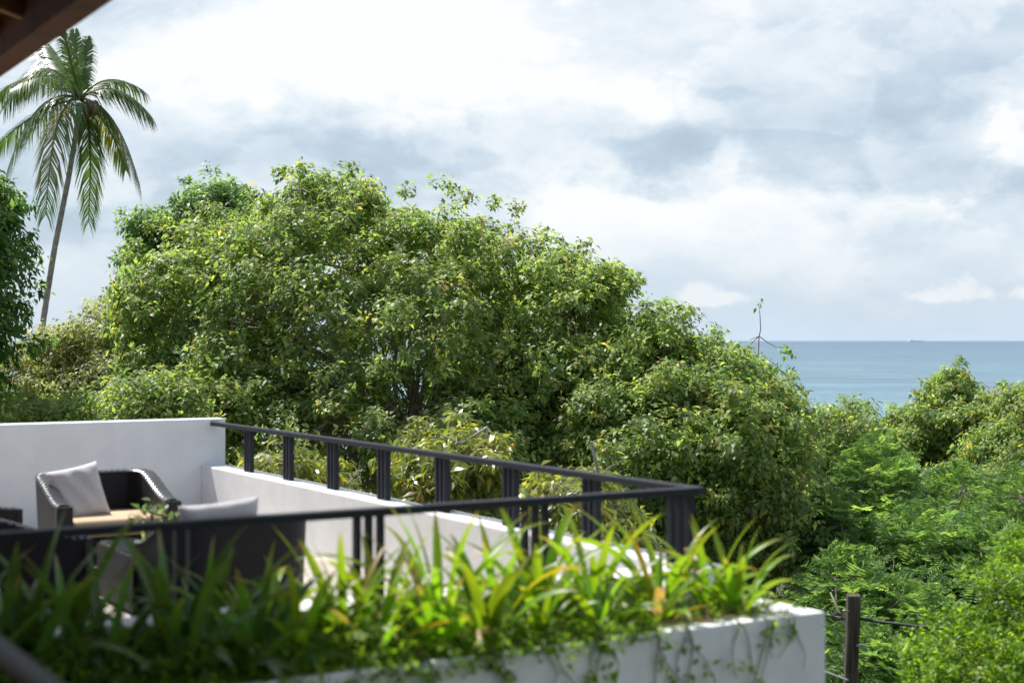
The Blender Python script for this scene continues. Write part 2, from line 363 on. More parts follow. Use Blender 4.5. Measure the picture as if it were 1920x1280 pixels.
SEA_Z = -18.0
def build_sea():
    ring = [150, 230, 320, 450, 700, 1200, 2500, 6000, 15000, 40000, 90000]
    na = 72; vs = []; fs = []
    for r in ring:
        for k in range(na):
            t = 2 * math.pi * k / na; vs.append((r * math.cos(t), r * math.sin(t), SEA_Z))
    for i in range(len(ring) - 1):
        for k in range(na):
            fs.append((i * na + k, (i + 1) * na + k, (i + 1) * na + (k + 1) % na, i * na + (k + 1) % na))
    vs.append((0, 0, SEA_Z)); c = len(vs) - 1
    fs += [(c, k, (k + 1) % na) for k in range(na)]
    me = bpy.data.meshes.new('sea'); me.from_pydata(vs, [], fs)
    m, nt, N, L, P = new_mat('sea_water')
    ge = N.new('ShaderNodeNewGeometry')
    ln = N.new('ShaderNodeVectorMath'); ln.operation = 'LENGTH'; L.new(ge.outputs['Position'], ln.inputs[0])
    # shallow turquoise shelf near the coast deepening offshore, broken by wind patches
    mp = N.new('ShaderNodeMapping'); mp.inputs['Scale'].default_value = (.0016, .0045, 1); L.new(ge.outputs['Position'], mp.inputs[0])
    pn = N.new('ShaderNodeTexNoise'); pn.inputs['Scale'].default_value = 1; pn.inputs['Detail'].default_value = 11; pn.inputs['Roughness'].default_value = .68; L.new(mp.outputs[0], pn.inputs['Vector'])
    lg = N.new('ShaderNodeMath'); lg.operation = 'LOGARITHM'; lg.inputs[1].default_value = 10; L.new(ln.outputs['Value'], lg.inputs[0])
    ad = N.new('ShaderNodeMath'); ad.operation = 'MULTIPLY_ADD'; ad.inputs[1].default_value = 2.4; L.new(pn.outputs['Fac'], ad.inputs[0]); L.new(lg.outputs[0], ad.inputs[2])
    rp = N.new('ShaderNodeMapRange'); rp.inputs['From Min'].default_value = 3.6; rp.inputs['From Max'].default_value = 5.2; L.new(ad.outputs[0], rp.inputs['Value'])
    cr = N.new('ShaderNodeValToRGB'); cr.color_ramp.elements[0].color = (.125, .22, .275, 1); cr.color_ramp.elements[1].color = (.075, .14, .215, 1); L.new(rp.outputs[0], cr.inputs[0])
    mq = N.new('ShaderNodeMapping'); mq.inputs['Scale'].default_value = (.0045, .017, 1); L.new(ge.outputs['Position'], mq.inputs[0])
    q2 = N.new('ShaderNodeTexNoise'); q2.inputs['Scale'].default_value = 1; q2.inputs['Detail'].default_value = 9; q2.inputs['Roughness'].default_value = .78; L.new(mq.outputs[0], q2.inputs['Vector'])
    qr = N.new('ShaderNodeMapRange'); qr.inputs['From Min'].default_value = .36; qr.inputs['From Max'].default_value = .66; qr.inputs['To Min'].default_value = .62; qr.inputs['To Max'].default_value = 1.4; L.new(q2.outputs['Fac'], qr.inputs['Value'])
    qs = N.new('ShaderNodeVectorMath'); qs.operation = 'SCALE'; L.new(cr.outputs[0], qs.inputs[0]); L.new(qr.outputs[0], qs.inputs['Scale'])
    L.new(qs.outputs[0], P.inputs['Base Color'])
    P.inputs['Roughness'].default_value = .32; P.inputs['IOR'].default_value = 1.33; P.inputs['Specular IOR Level'].default_value = .35
    h = None
    for sc, w in (((.05, .16, 1), 1.0), ((.22, .6, 1), .35)):
        mp = N.new('ShaderNodeMapping'); mp.inputs['Scale'].default_value = sc; L.new(ge.outputs['Position'], mp.inputs[0])
        n = N.new('ShaderNodeTexNoise'); n.inputs['Scale'].default_value = 1; n.inputs['Detail'].default_value = 4; L.new(mp.outputs[0], n.inputs['Vector'])
        k = N.new('ShaderNodeMath'); k.operation = 'MULTIPLY_ADD'; k.inputs[1].default_value = w; L.new(n.outputs['Fac'], k.inputs[0])
        if h is not None: L.new(h, k.inputs[2])
        else: k.inputs[2].default_value = 0
        h = k.outputs[0]
    b = N.new('ShaderNodeBump'); b.inputs['Strength'].default_value = 1.0; b.inputs['Distance'].default_value = 3.2; L.new(h, b.inputs['Height']); L.new(b.outputs[0], P.inputs['Normal'])
    tag(obj('sea', me, m), kind='structure')
build_sea()

# ------------------------------------------------------------------ terrace: floor, walls, planter
m_ = MB(); m_.tbox(-.09, 8.22, .137, 9.0, Z_FLOOR - .25, Z_FLOOR); tag(m_.build('terrace_floor', M_FLOOR), kind='structure')

A_W = 8.225                                         # where the tall wall crosses the end of the terrace
PT = .27                                           # parapet thickness
m_ = MB(); m_.tbox(A_W, A_W + .24, -.135, 9.0, -7.5, -.83)
tag(m_.build('boundary_wall', M_WHITE, bevel=.012), 'tall white rendered wall closing the far end of the terrace behind the wicker chair', 'wall')
m_ = MB(); m_.tbox(-.135, A_W - .002, -.135, .135, -7.5, Z_PAR)
tag(m_.build('parapet_wall', M_PARAPET, bevel=.012), 'long low white parapet wall under the far railing, running back to the tall wall', 'wall')
m_ = MB(); m_.tbox(-.133, .133, .137, 4.62, -7.5, Z_PAR - .003)
tag(m_.build('parapet_wall', M_PARAPET, bevel=.012), 'low white parapet wall under the near railing, just behind the lily planter', 'wall')

# planter trough outside the near parapet
PA0, PA1 = -.90, -.137
pl = thing('planter_box', 'long white rendered planter trough full of strap-leaved lilies in the foreground', 'planter', T(-.5, 2, -3))
def child_t(mb, name, mat, parent, bevel=0, smooth=False):
    """mesh given in world axes, parented to an Empty without rotation"""
    o = mb.build(name, mat, parent, smooth, bevel); o.matrix_parent_inverse = Matrix.Identity(4)
    o.location = -parent.location; return o
m_ = MB(); m_.tbox(PA0, PA0 + .15, -.175, 5.9, -7.5, Z_PLANT); child_t(m_, 'front_wall', M_PLANTER, pl, .014)
m_ = MB(); m_.tbox(PA0 + .152, PA1, -.172, .09, -7.5, Z_PLANT - .003); child_t(m_, 'end_wall', M_PLANTER, pl, .014)
m_ = MB(); m_.tbox(PA0 + .152, PA1, 5.75, 5.9, -7.5, Z_PLANT - .003); child_t(m_, 'end_wall', M_PLANTER, pl, .014)
# soil with an uneven surface
nb = 90; na = 12; vs = []; fs = []
for i in range(nb + 1):
    for j in range(na + 1):
        b = .112 + (5.748 - .112) * i / nb; a = PA0 + .152 + (PA1 - PA0 - .154) * j / na
        vs.append(T(a, b, Z_PLANT - .05 + .05 * math.sin(b * 5 + a * 3) * math.sin(a * 7 + b * 2) + random.uniform(-.015, .015)))
for i in range(nb):
    for j in range(na):
        k = i * (na + 1) + j; fs.append((k, k + 1, k + na + 2, k + na + 1))
m_ = MB(); m_.add(vs, fs); child_t(m_, 'soil', M_SOIL, pl)

# ------------------------------------------------------------------ railing
rail = thing('balcony_railing', 'charcoal metal railing with flat handrail and bars in groups of three around the terrace', 'railing', T(0, 0, Z_PAR))
RW, RH = .038, .042
m_ = MB(); m_.tbox(-RW, A_W - .003, -RW, RW, Z_RAIL - RH / 2, Z_RAIL + RH / 2); child_t(m_, 'handrail', M_METAL, rail, .006)
m_ = MB(); m_.tbox(-RW, RW, RW + .002, 4.47, Z_RAIL - RH / 2, Z_RAIL + RH / 2); child_t(m_, 'handrail', M_METAL, rail, .006)
m_ = MB(); m_.tbox(-5.6, RW, 4.472, 4.472 + .056, Z_RAIL - RH / 2, Z_RAIL + RH / 2); child_t(m_, 'handrail', M_METAL, rail, .006)
def bars(fn, along):
    for k in (-1, 0, 1):
        m_ = MB(); fn(m_, along + k * .066); child_t(m_, 'bar', M_METAL, rail)
zt = Z_RAIL - RH / 2
for a in [.125] + [1.095 + 1.016 * i for i in range(7)]:
    bars(lambda m, s: m.tbox(s - .014, s + .014, -.024, .024, Z_PAR, zt), a)
for b in [.125, 1.121, 2.13, 3.14, 4.15]:
    bars(lambda m, s: m.tbox(-.024, .024, s - .014, s + .014, Z_PAR - .003, zt), b)
for a in [-1.0, -2.05, -3.1, -4.15, -5.2]:
    bars(lambda m, s: m.tbox(s - .014, s + .014, 4.49 - .024, 4.49 + .024, -1.55, zt), a)
M_UNDER = M_SOIL

# ------------------------------------------------------------------ roof eave of the house, upper left
ev = thing('house', 'house whose dark brown timber eave and rafters cross the upper left corner', 'house', T(2, 6, 2.2))
ZE = 1.76; BE = 3.235; A0E, A1E = -11.0, 5.4
m_ = MB(); m_.tbox(A0E, A1E, BE, BE + .16, ZE, ZE + .26); child_t(m_, 'edge_beam', M_TIMBER, ev, .008)
PITCH = .28
for i in range(26):
    a = A0E + .25 + i * .64
    if a > A1E - .1: break
    m_ = MB(); c = []
    for (b, z) in ((BE + .162, ZE + .13), (9.2, ZE + .13 + (9.2 - BE) * PITCH), (9.2, ZE + .28 + (9.2 - BE) * PITCH), (BE + .162, ZE + .28)):
        c.append((b, z))
    vs = [T(a - .035, b, z) for b, z in c] + [T(a + .035, b, z) for b, z in c]
    m_.add(vs, [(0, 1, 2, 3), (7, 6, 5, 4), (0, 4, 5, 1), (1, 5, 6, 2), (2, 6, 7, 3), (3, 7, 4, 0)])
    child_t(m_, 'rafter', M_TIMBER2, ev)
for k in range(40):                                 # boards carried by the rafters
    b0 = BE - .06 + k * .152; b1 = b0 + .146
    if b1 > 9.2: break
    m_ = MB(); z0 = ZE + .285 + (b0 - BE) * PITCH; z1 = ZE + .285 + (b1 - BE) * PITCH
    vs = [T(A0E, b0, z0), T(A1E, b0, z0), T(A1E, b1, z1), T(A0E, b1, z1)]; vs += [p + Vector((0, 0, .03)) for p in vs]
    m_.add(vs, [(0, 3, 2, 1), (4, 5, 6, 7), (0, 1, 5, 4), (1, 2, 6, 5), (2, 3, 7, 6), (3, 0, 4, 7)])
    child_t(m_, 'roof_board', M_TIMBER, ev)

m_ = MB(); m_.tbox(A0E, A1E, 9.002, 9.2, -7.5, ZE + 1.75); child_t(m_, 'wall', M_TIMBER, ev)
m_ = MB(); m_.tbox(A0E - .2, A0E - .002, BE + .4, 9.2, -7.5, ZE + .4); child_t(m_, 'wall', M_WHITE, ev)
m_ = MB(); m_.tbox(A0E, -.9, 5.902, 9.0, Z_FLOOR - .25, Z_FLOOR + .2); child_t(m_, 'balcony_floor', M_FLOOR, ev)

# ------------------------------------------------------------------ wicker seats
def weave_attr(me, coords):
    a = me.attributes.new('weave', 'FLOAT_VECTOR', 'POINT'); a.data.foreach_set('vector', np.asarray(coords, dtype=np.float32).ravel())

def shell_path(w, d, r):
    """plan of the arms and back: from the front of one arm round the back to the other; faces +y"""
    pts = []
    n = 8
    for i in range(n): pts.append((-w / 2, d / 2 - (d - r) * i / n))
    for i in range(13):
        t = math.pi + math.pi / 2 * i / 12; pts.append((-w / 2 + r + r * math.cos(t), -d / 2 + r + r * math.sin(t)))
    nn = max(2, int((w - 2 * r) / .12))
    for i in range(1, nn): pts.append((-w / 2 + r + (w - 2 * r) * i / nn, -d / 2))
    for i in range(13):
        t = 1.5 * math.pi + math.pi / 2 * i / 12; pts.append((w / 2 - r + r * math.cos(t), -d / 2 + r + r * math.sin(t)))
    for i in range(1, n + 1): pts.append((w / 2, -d / 2 + r + (d - r) * i / n))
    return pts

def wicker_seat(name, label, cat, a, b, rz, w=.93, d=.84, group=None, cushions=1):
    t = thing(name, label, cat, T(a, b, Z_FLOOR), rz, group)
    r = .21; th = .12; path = [Vector((x, y, 0)) for x, y in shell_path(w, d, r)]
    n = len(path); s = [0]
    for i in range(1, n): s.append(s[-1] + (path[i] - path[i - 1]).length)
    def hgt(p):
        k = min(1, max(0, (d / 2 - p.y) / (d * .92))); k = k * k * (3 - 2 * k)
        return .61 + .19 * k
    outv, inv, topv = [], [], []; ow, iw, tw = [], [], []
    for i, p in enumerate(path):
        tn = (path[min(i + 1, n - 1)] - path[max(i - 1, 0)]).normalized(); nin = Vector((-tn.y, tn.x, 0))     # points inwards
        h = hgt(p); rows = 7
        for j in range(rows):
            z = .05 + (h - .05 - .012) * j / (rows - 1); q = p + nin * (.035 * (1 - z / h)); outv.append((q.x, q.y, z)); ow.append((s[i], z, 0))
        for j in range(rows):
            z = .30 + (h - .30 - .012) * j / (rows - 1); q = p + nin * th; inv.append((q.x, q.y, z)); iw.append((s[i], z, 0))
        prof = ((-.004, -.012), (.006, -.001), (.03, .006), (th * .5, .008), (th - .03, .006), (th - .006, -.001), (th + .004, -.012))
        for (o_, dz) in prof:
            q = p + nin * o_; topv.append((q.x, q.y, h + dz)); tw.append((s[i] * .85, o_ * .12 + .0075, 0))
    def grid(vs, wv, m, flip, nm, mat):
        fs = []
        for i in range(n - 1):
            for j in range(m - 1):
                q = (i * m + j, (i + 1) * m + j, (i + 1) * m + j + 1, i * m + j + 1); fs.append(q[::-1] if flip else q)
        me = bpy.data.meshes.new(nm); me.from_pydata(vs, [], fs); weave_attr(me, wv); return obj(nm, me, mat, t, True)
    grid(outv, ow, 7, False, 'outer_shell', M_WICKB); grid(inv, iw, 7, True, 'inner_shell', M_WICK); grid(topv, tw, 7, True, 'arm_rail', M_WICKT)
    for sx in (-1, 1):                               # front posts of the arms
        m = MB(); x0 = sx * w / 2; x1 = x0 - sx * th
        m.box((min(x0, x1) - .003, d / 2 - .01, .05), (max(x0, x1) + .003, d / 2 + .035, .602)); me = m.mesh('arm_post')
        weave_attr(me, [(v.co.x + v.co.y, v.co.z, 0) for v in me.vertices]); obj('arm_post', me, M_WICK, t)
    m = MB(); m.box((-w / 2 + th, -d / 2 + th, .12), (w / 2 - th, d / 2 - .012, .34)); me = m.mesh('seat_base')
    weave_attr(me, [(v.co.x + v.co.y, v.co.z, 0) for v in me.vertices]); obj('seat_base', me, M_WICKB, t)
    for sx in (-1, 1):
        for sy in (-1, 1):
            m = MB(); x = sx * (w / 2 - .12); y = sy * (d / 2 - .13); m.box((x - .025, y - .025, 0), (x + .025, y + .025, .12)); m.build('foot', M_METAL, t)
    cw = (w - 2 * th - .01) / cushions
    for k in range(cushions):
        x0 = -w / 2 + th + .005 + cw * k; m = MB(); m.box((x0, -d / 2 + th + .01, .345), (x0 + cw - .008, d / 2 + .01, .485))
        o = m.build('seat_cushion', M_CUSH, t, True, .045)
    return t

RZ_U = math.atan2(U.y, U.x) - math.pi / 2            # local +y along u
wicker_seat('wicker_armchair', 'charcoal wicker tub armchair with tan seat cushion, back against the tall white wall', 'armchair', 5.10, 2.05, RZ_U + math.pi, w=.98, group='wicker seats on the terrace')
wicker_seat('wicker_armchair', 'dark wicker armchair seen from behind, directly behind the near railing', 'armchair', 1.98, 2.18, RZ_U, w=.90, group='wicker seats on the terrace')
wicker_seat('wicker_sofa', 'dark wicker two-seat sofa in the shade at the left edge, facing the low table', 'sofa', 3.79, 3.25, RZ_U - math.pi / 2, w=2.05, d=.86, group='wicker seats on the terrace', cushions=2)

def pillow(label, loc, size, rot, thick=.075):
    n = 22; vs = []; fs = []; seed = random.random() * 9
    for side in (1, -1):
        for i in range(n + 1):
            for j in range(n + 1):
                x = -1 + 2 * i / n; y = -1 + 2 * j / n
                e = (max(0, 1 - x ** 4) * max(0, 1 - y ** 4)) ** .55
                pin = 1 - .055 * (1 - abs(x) ** 2) * abs(y) ** 3; pin2 = 1 - .055 * (1 - abs(y) ** 2) * abs(x) ** 3
                z = side * thick * e * (1 + .10 * math.sin(3 * x + seed) * math.cos(2.5 * y + seed)) + .006 * math.sin(9 * x + 5 * y + seed) * e
                vs.append((x * size / 2 * pin2, y * size / 2 * pin, z))
    for s in range(2):
        for i in range(n):
            for j in range(n):
                k = s * (n + 1) ** 2 + i * (n + 1) + j; q = (k, k + n + 1, k + n + 2, k + 1); fs.append(q if s == 0 else q[::-1])
    me = bpy.data.meshes.new('throw_pillow'); me.from_pydata(vs, [], fs)
    bm = bmesh.new(); bm.from_mesh(me); bmesh.ops.remove_doubles(bm, verts=bm.verts, dist=1e-4); bm.to_mesh(me); bm.free()
    o = obj('throw_pillow', me, M_PILLOW, None, True); o.location = loc; o.rotation_euler = rot
    return tag(o, label, 'pillow', 'throw pillows on the wicker chairs')
# local z of a pillow is its face normal; it leans back on the seat
pillow('square light grey pillow leaning in the left corner of the tan-cushioned armchair', T(5.13, 2.25, Z_FLOOR + .66), .44, (R(72), R(-9), RZ_U + math.pi + math.pi + R(9)))
pillow('light grey pillow showing over the back of the armchair behind the near railing', T(1.83, 2.27, Z_FLOOR + .665), .51, (R(74), R(4), RZ_U + math.pi + math.pi + math.pi + R(-2)))

tb = thing('coffee_table', 'low square wicker coffee table with glass top between the chairs', 'table', T(3.55, 2.0, Z_FLOOR), RZ_U)
m = MB(); m.box((-.42, -.42, .03), (.42, .42, .405)); me = m.mesh('table_base')
weave_attr(me, [(v.co.x + v.co.y, v.co.z + v.co.y * (1 if v.co.z > .4 else 0), 0) for v in me.vertices]); obj('table_base', me, M_WICKB, tb)
vs = []; fs = []; wv = []
for i in range(9):
    for j in range(9): vs.append((-.41 + .82 * i / 8, -.41 + .82 * j / 8, .408)); wv.append((vs[-1][0], vs[-1][1], 0))
for i in range(8):
    for j in range(8): k = i * 9 + j; fs.append((k, k + 9, k + 10, k + 1))
me = bpy.data.meshes.new('woven_top'); me.from_pydata(vs, [], fs); weave_attr(me, wv); obj('woven_top', me, M_WICK, tb)
mg, nt, N, L, P = new_mat('smoked_glass'); P.inputs['Base Color'].default_value = (.35, .42, .45, 1); P.inputs['Roughness'].default_value = .04; P.inputs['Transmission Weight'].default_value = .9; P.inputs['IOR'].default_value = 1.2
m = MB(); m.box((-.40, -.40, .412), (.40, .40, .42)); m.build('glass_top', mg, tb)

# ------------------------------------------------------------------ foliage engines
PAL = {
    'main': [((0.136, 0.207, 0.083), .36), ((0.197, 0.280, 0.107), .34), ((0.319, 0.409, 0.132), .19), ((0.471, 0.496, 0.148), .07), ((0.511, 0.364, 0.142), .025), ((0.229, 0.193, 0.132), .025)],
    'olive': [((0.196, 0.227, 0.102), .4), ((0.261, 0.292, 0.135), .35), ((0.325, 0.347, 0.148), .15), ((0.410, 0.331, 0.136), .06), ((0.242, 0.199, 0.134), .04)],
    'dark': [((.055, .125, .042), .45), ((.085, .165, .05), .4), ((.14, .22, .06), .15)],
    'fresh': [((0.111, 0.193, 0.084), .4), ((0.148, 0.251, 0.104), .4), ((0.208, 0.319, 0.114), .2)],
    'mango': [((0.112, 0.169, 0.052), .32), ((0.182, 0.243, 0.068), .32), ((0.325, 0.353, 0.089), .24), ((0.437, 0.406, 0.120), .09), ((0.381, 0.207, 0.085), .03)],
    'lime': [((.095, .19, .022), .36), ((.155, .27, .028), .38), ((.30, .42, .036), .26)],
    'feather': [((0.139, 0.239, 0.113), .36), ((0.198, 0.322, 0.134), .4), ((0.318, 0.457, 0.148), .24)],
}
def pick_tints(rng, n, pal):
    cols = np.array([c for c, _ in PAL[pal]]); w = np.array([x for _, x in PAL[pal]]); w = w / w.sum()
    return cols[rng.choice(len(cols), n, p=w)]

LEAF_T = np.array([(0, 2, 3), (0, 3, 1), (2, 4, 3), (3, 4, 1)])
def leaf_geo(base, d, nr, Ln, Wd, fold=.16, curl=.18):
    """folded pointed leaves: 5 verts, 4 triangles each"""
    nr = nrm(nr - d * (nr * d).sum(-1, keepdims=True)); sd_ = np.cross(d, nr)
    Ln = Ln[:, None]; Wd = Wd[:, None]
    mid = base + d * Ln * .46
    v = np.stack([base, mid + sd_ * Wd * .5 + nr * Wd * fold, mid - sd_ * Wd * .5 + nr * Wd * fold, mid + nr * Ln * curl * .25, base + d * Ln - nr * Ln * curl], 1)
    n = len(base); t = (np.arange(n)[:, None, None] * 5 + LEAF_T[None]).reshape(-1, 3)
    return v.reshape(-1, 3), t

def rand_unit(rng, n): return nrm(rng.normal(size=(n, 3)))

def crown_lobes(rng, ells, n, lobe_r, shell=(.8, 1.0), zmin=None):
    """clump centres spread through the outer part of a union of ellipsoids"""
    C = np.array([e[0] for e in ells], float); Rr = np.array([e[1] for e in ells], float)
    w = (Rr[:, 0] * Rr[:, 1] + Rr[:, 0] * Rr[:, 2] + Rr[:, 1] * Rr[:, 2]); w = w / w.sum(); out = []; nor = []
    while len(out) < n:
        k = rng.choice(len(ells), p=w); d = rand_unit(rng, 1)[0]
        p = C[k] + d * Rr[k] * (rng.uniform(*shell)) - d * lobe_r * .6
        q = (((p - C) / Rr) ** 2).sum(1); q[k] = 9
        if q.min() < .45: continue
        if zmin is not None and p[2] < zmin(p): continue
        out.append(p); nor.append(nrm(d / Rr[k]))
    return np.array(out), np.array(nor)

def sprigs_on(rng, C, Nn, lobe_r, per):
    n = len(C) * per; ci = np.repeat(np.arange(len(C)), per)
    r = lobe_r * rng.uniform(.7, 1.25, len(C))[ci]
    d = nrm(rand_unit(rng, n) + Nn[ci] * .55 + np.array([0, 0, .25]))
    p = C[ci] + d * (r * rng.uniform(.45, 1.08, n))[:, None] * np.array([1, 1, .82])
    o = nrm(d * .8 + Nn[ci] * .5 + np.array([0, 0, .35]) + rng.normal(size=(n, 3)) * .3)
    return p, o, ci

def broadleaf(rng, P, O, ci, k, L, W, droop, pal, spread=.16, upn=.9):
    n = len(P) * k; si = np.repeat(np.arange(len(P)), k)
    o = O[si]; rad = rng.normal(size=(n, 3)); rad = nrm(rad - o * (rad * o).sum(1, keepdims=True))
    base = P[si] + o * rng.uniform(-.9, .5, n)[:, None] * spread + rad * .02
    d = nrm(o * rng.uniform(.05, .8, n)[:, None] + rad * .9 + np.array([0, 0, -droop]) * rng.uniform(.4, 1.3, n)[:, None])
    nr = np.array([0, 0, upn]) + o * .3 + rng.normal(size=(n, 3)) * .38
    s = rng.uniform(.55, 1.3, n)
    v, t = leaf_geo(base, d, nr, L * s, W * s * rng.uniform(.85, 1.15, n))
    st = pick_tints(rng, len(P), pal); lt = pick_tints(rng, n, pal)
    mixk = rng.uniform(.0, .7, n)[:, None]; tint = (st[si] * (1 - mixk) + lt * mixk) * rng.uniform(.8, 1.2, n)[:, None]
    lobe = rng.uniform(.88, 1.14, ci.max() + 1); tint = tint * lobe[ci[si]][:, None]
    return v, t, np.repeat(tint, 5, axis=0)

def fronds(rng, P, O, k, L, W, pal, droop=.5):
    """feathery bipinnate leaves: k pairs of narrow pinnae along a drooping stalk"""
    n = len(P); o = nrm(O * np.array([1, 1, .8]) + np.array([0, 0, .15])); down = np.array([0, 0, -1.0])
    side = nrm(np.cross(o, np.array([0, 0, 1.0])) + rng.normal(size=(n, 3)) * .15)
    s = rng.uniform(.65, 1.2, n)
    bs, ds, ns, ls, ws, tt = [], [], [], [], [], []
    st = pick_tints(rng, n, pal) * rng.uniform(.8, 1.2, n)[:, None]
    for i in range(k):
        f = (i + .7) / k
        c = P + o * (L * s * f)[:, None] + down * (L * s * droop * f * f)[:, None]
        env = math.sin(math.pi * min(1, .18 + f * .78)) ** .7
        for sg in (-1, 1):
            d = nrm(side * sg + o * .38 + down * .16 + rng.normal(size=(n, 3)) * .08)
            bs.append(c); ds.append(d); ns.append(np.cross(side, o) * -1 + np.array([0, 0, .5]) + rng.normal(size=(n, 3)) * .25)
            ls.append(L * .48 * env * s * rng.uniform(.8, 1.15, n)); ws.append(W * s); tt.append(st * rng.uniform(.85, 1.15, n)[:, None])
    base = np.concatenate(bs); d = np.concatenate(ds); nr = np.concatenate(ns); Ln = np.concatenate(ls); Wd = np.concatenate(ws); tint = np.concatenate(tt)
    nr = nrm(nr - d * (nr * d).sum(-1, keepdims=True)); sd_ = np.cross(d, nr)
    m = len(base); mid = base + d * Ln[:, None] * .5
    v = np.stack([base, mid + sd_ * Wd[:, None] * .5, base + d * Ln[:, None] - nr * Ln[:, None] * .18, mid - sd_ * Wd[:, None] * .5], 1).reshape(-1, 3)
    t = (np.arange(m)[:, None, None] * 4 + np.array([(0, 1, 2), (0, 2, 3)])[None]).reshape(-1, 3)
    return v, t, np.repeat(tint, 4, axis=0)

def wood(rng, base, trunk_top, r0, ells, C, mat, t, loc, limb_r=.09, twig_r=.016, every=1):
    """trunk with limbs to each mass, and twigs to every clump"""
    base = np.array(base, float); top = np.array(trunk_top, float)
    m = MB(); pts = []
    for i in range(6):
        f = i / 5; p = base + (top - base) * f + np.array([math.sin(f * 5 + r0 * 9), math.cos(f * 4), 0]) * r0 * .9 * f * (1 - f) * 2; pts.append(p - loc)
    m.tube(pts, [r0 * (1.25 - .6 * i / 5) for i in range(6)], 9); m.build('trunk', mat, t, True)
    nodes = [top]
    for (c, r) in ells:
        c = np.array(c, float); e = c + np.array([0, 0, .25 * r[2]]) + rng.normal(size=3) * .3; m = MB(); lp = []
        for i in range(6):
            f = i / 5; p = top + (e - top) * f + np.array([0, 0, 1]) * np.linalg.norm(e - top) * .12 * math.sin(math.pi * f) + rng.normal(size=3) * .08 * f; lp.append(p)
        m.tube([p - loc for p in lp], [limb_r * (1.1 - .16 * i) for i in range(6)], 7); m.build('branch', mat, t, True); nodes += lp[1:]
    nodes = np.array(nodes); m = MB()
    for p in C[::every]:
        k = np.argmin(((nodes - p) ** 2).sum(1) * rng.uniform(.5, 1.6, len(nodes))); q = nodes[k]; dv = p - q; L_ = np.linalg.norm(dv)
        mp = [q + dv * f + np.array([0, 0, 1]) * L_ * .12 * math.sin(math.pi * f) + (rng.normal(size=3) * .06 * L_ if 0 < f < 1 else 0) for f in (0, .35, .7, 1)]
        m.tube([x - loc for x in mp], [twig_r * 1.5, twig_r * 1.2, twig_r * .9, twig_r * .5], 5, False)
        for _ in range(3):
            d = nrm(rng.normal(size=3) + nrm(dv) * .5); e = mp[2] + d * rng.uniform(.2, .5)
            m.tube([mp[2] - loc, (mp[2] + e) / 2 + rng.normal(size=3) * .05 - loc, e - loc], [twig_r * .7, twig_r * .5, twig_r * .3], 4, False)
    o = m.build('twigs', mat, t, True); o['kind'] = 'stuff'

def E(px, py, Y, rx, ry, rd):
    """crown mass: centre on a bearing at depth Y, half-sizes given as apparent pixels across and up, metres in depth"""
    return (tuple(at(px, py, Y)), (rx / FPX * Y, rd, ry / FPX * Y))

def gz(x, y): return float(ground_z(np.float64(x), np.float64(y)))

def tree(name, label, seed, ells, n_lobes, lobe_r, per, k, L, W, droop, pal, mat, trunk_xy, trunk_h, r0, bark, cat='tree', group=None, kind='broad', spread=.16, own=0, limb_r=.09, twig_r=.014, shell=(.62, 1.0), upn=.9, crown_name='crown', every=1):
    rng = np.random.default_rng(seed); x, y = trunk_xy; g = gz(x, y) - .05; loc = np.array([x, y, g])
    t = thing(name, label, cat, loc, 0, group)
    C, Nn = crown_lobes(rng, ells, n_lobes, lobe_r, shell, lambda p: gz(p[0], p[1]) + .3)
    P, O, ci = sprigs_on(rng, C, Nn, lobe_r, per)
    if kind == 'broad':
        C2, N2 = crown_lobes(rng, ells, max(6, n_lobes // 3), 0.02, (.985, 1.035), lambda p: gz(p[0], p[1]) + .3)
        P2, O2, c2 = sprigs_on(rng, C2, N2 + np.array([0, 0, .5]), lobe_r * .38, max(6, per // 6))
        P = np.concatenate([P, P2]); O = np.concatenate([O, O2]); ci = np.concatenate([ci, c2 + ci.max() + 1])
    if kind == 'broad': v, tr, ti = broadleaf(rng, P, O, ci, k, L, W, droop, pal, spread, upn); nv = 5; nt_ = 4
    else: v, tr, ti = fronds(rng, P, O, k, L, W, pal)
    if own:                                           # the leaves nearest to us are objects of their own
        cen = v.reshape(-1, 5, 3); dist = np.linalg.norm(cen[:, 3], axis=1) + np.abs(cen[:, 3, 0] / cen[:, 3, 1]) * 3
        order = np.argsort(dist); sel = np.sort(order[:own]); keep = np.ones(len(cen), bool); keep[sel] = False
        tc = ti.reshape(-1, 5, 3)
        for i in sel:
            me = tri_mesh('leaf', cen[i] - loc, LEAF_T, tc[i]); obj('leaf', me, mat, t)
        cv = cen[keep].reshape(-1, 3); ct = tc[keep].reshape(-1, 3); n = int(keep.sum())
        v, ti = cv, ct; tr = (np.arange(n)[:, None, None] * 5 + LEAF_T[None]).reshape(-1, 3)
    o = obj(crown_name, tri_mesh(crown_name, v - loc, tr, ti), mat, t); o['kind'] = 'stuff'
    wood(rng, loc, (x, y, g + trunk_h), r0, ells, C, bark, t, loc, limb_r, twig_r, every)
    return t

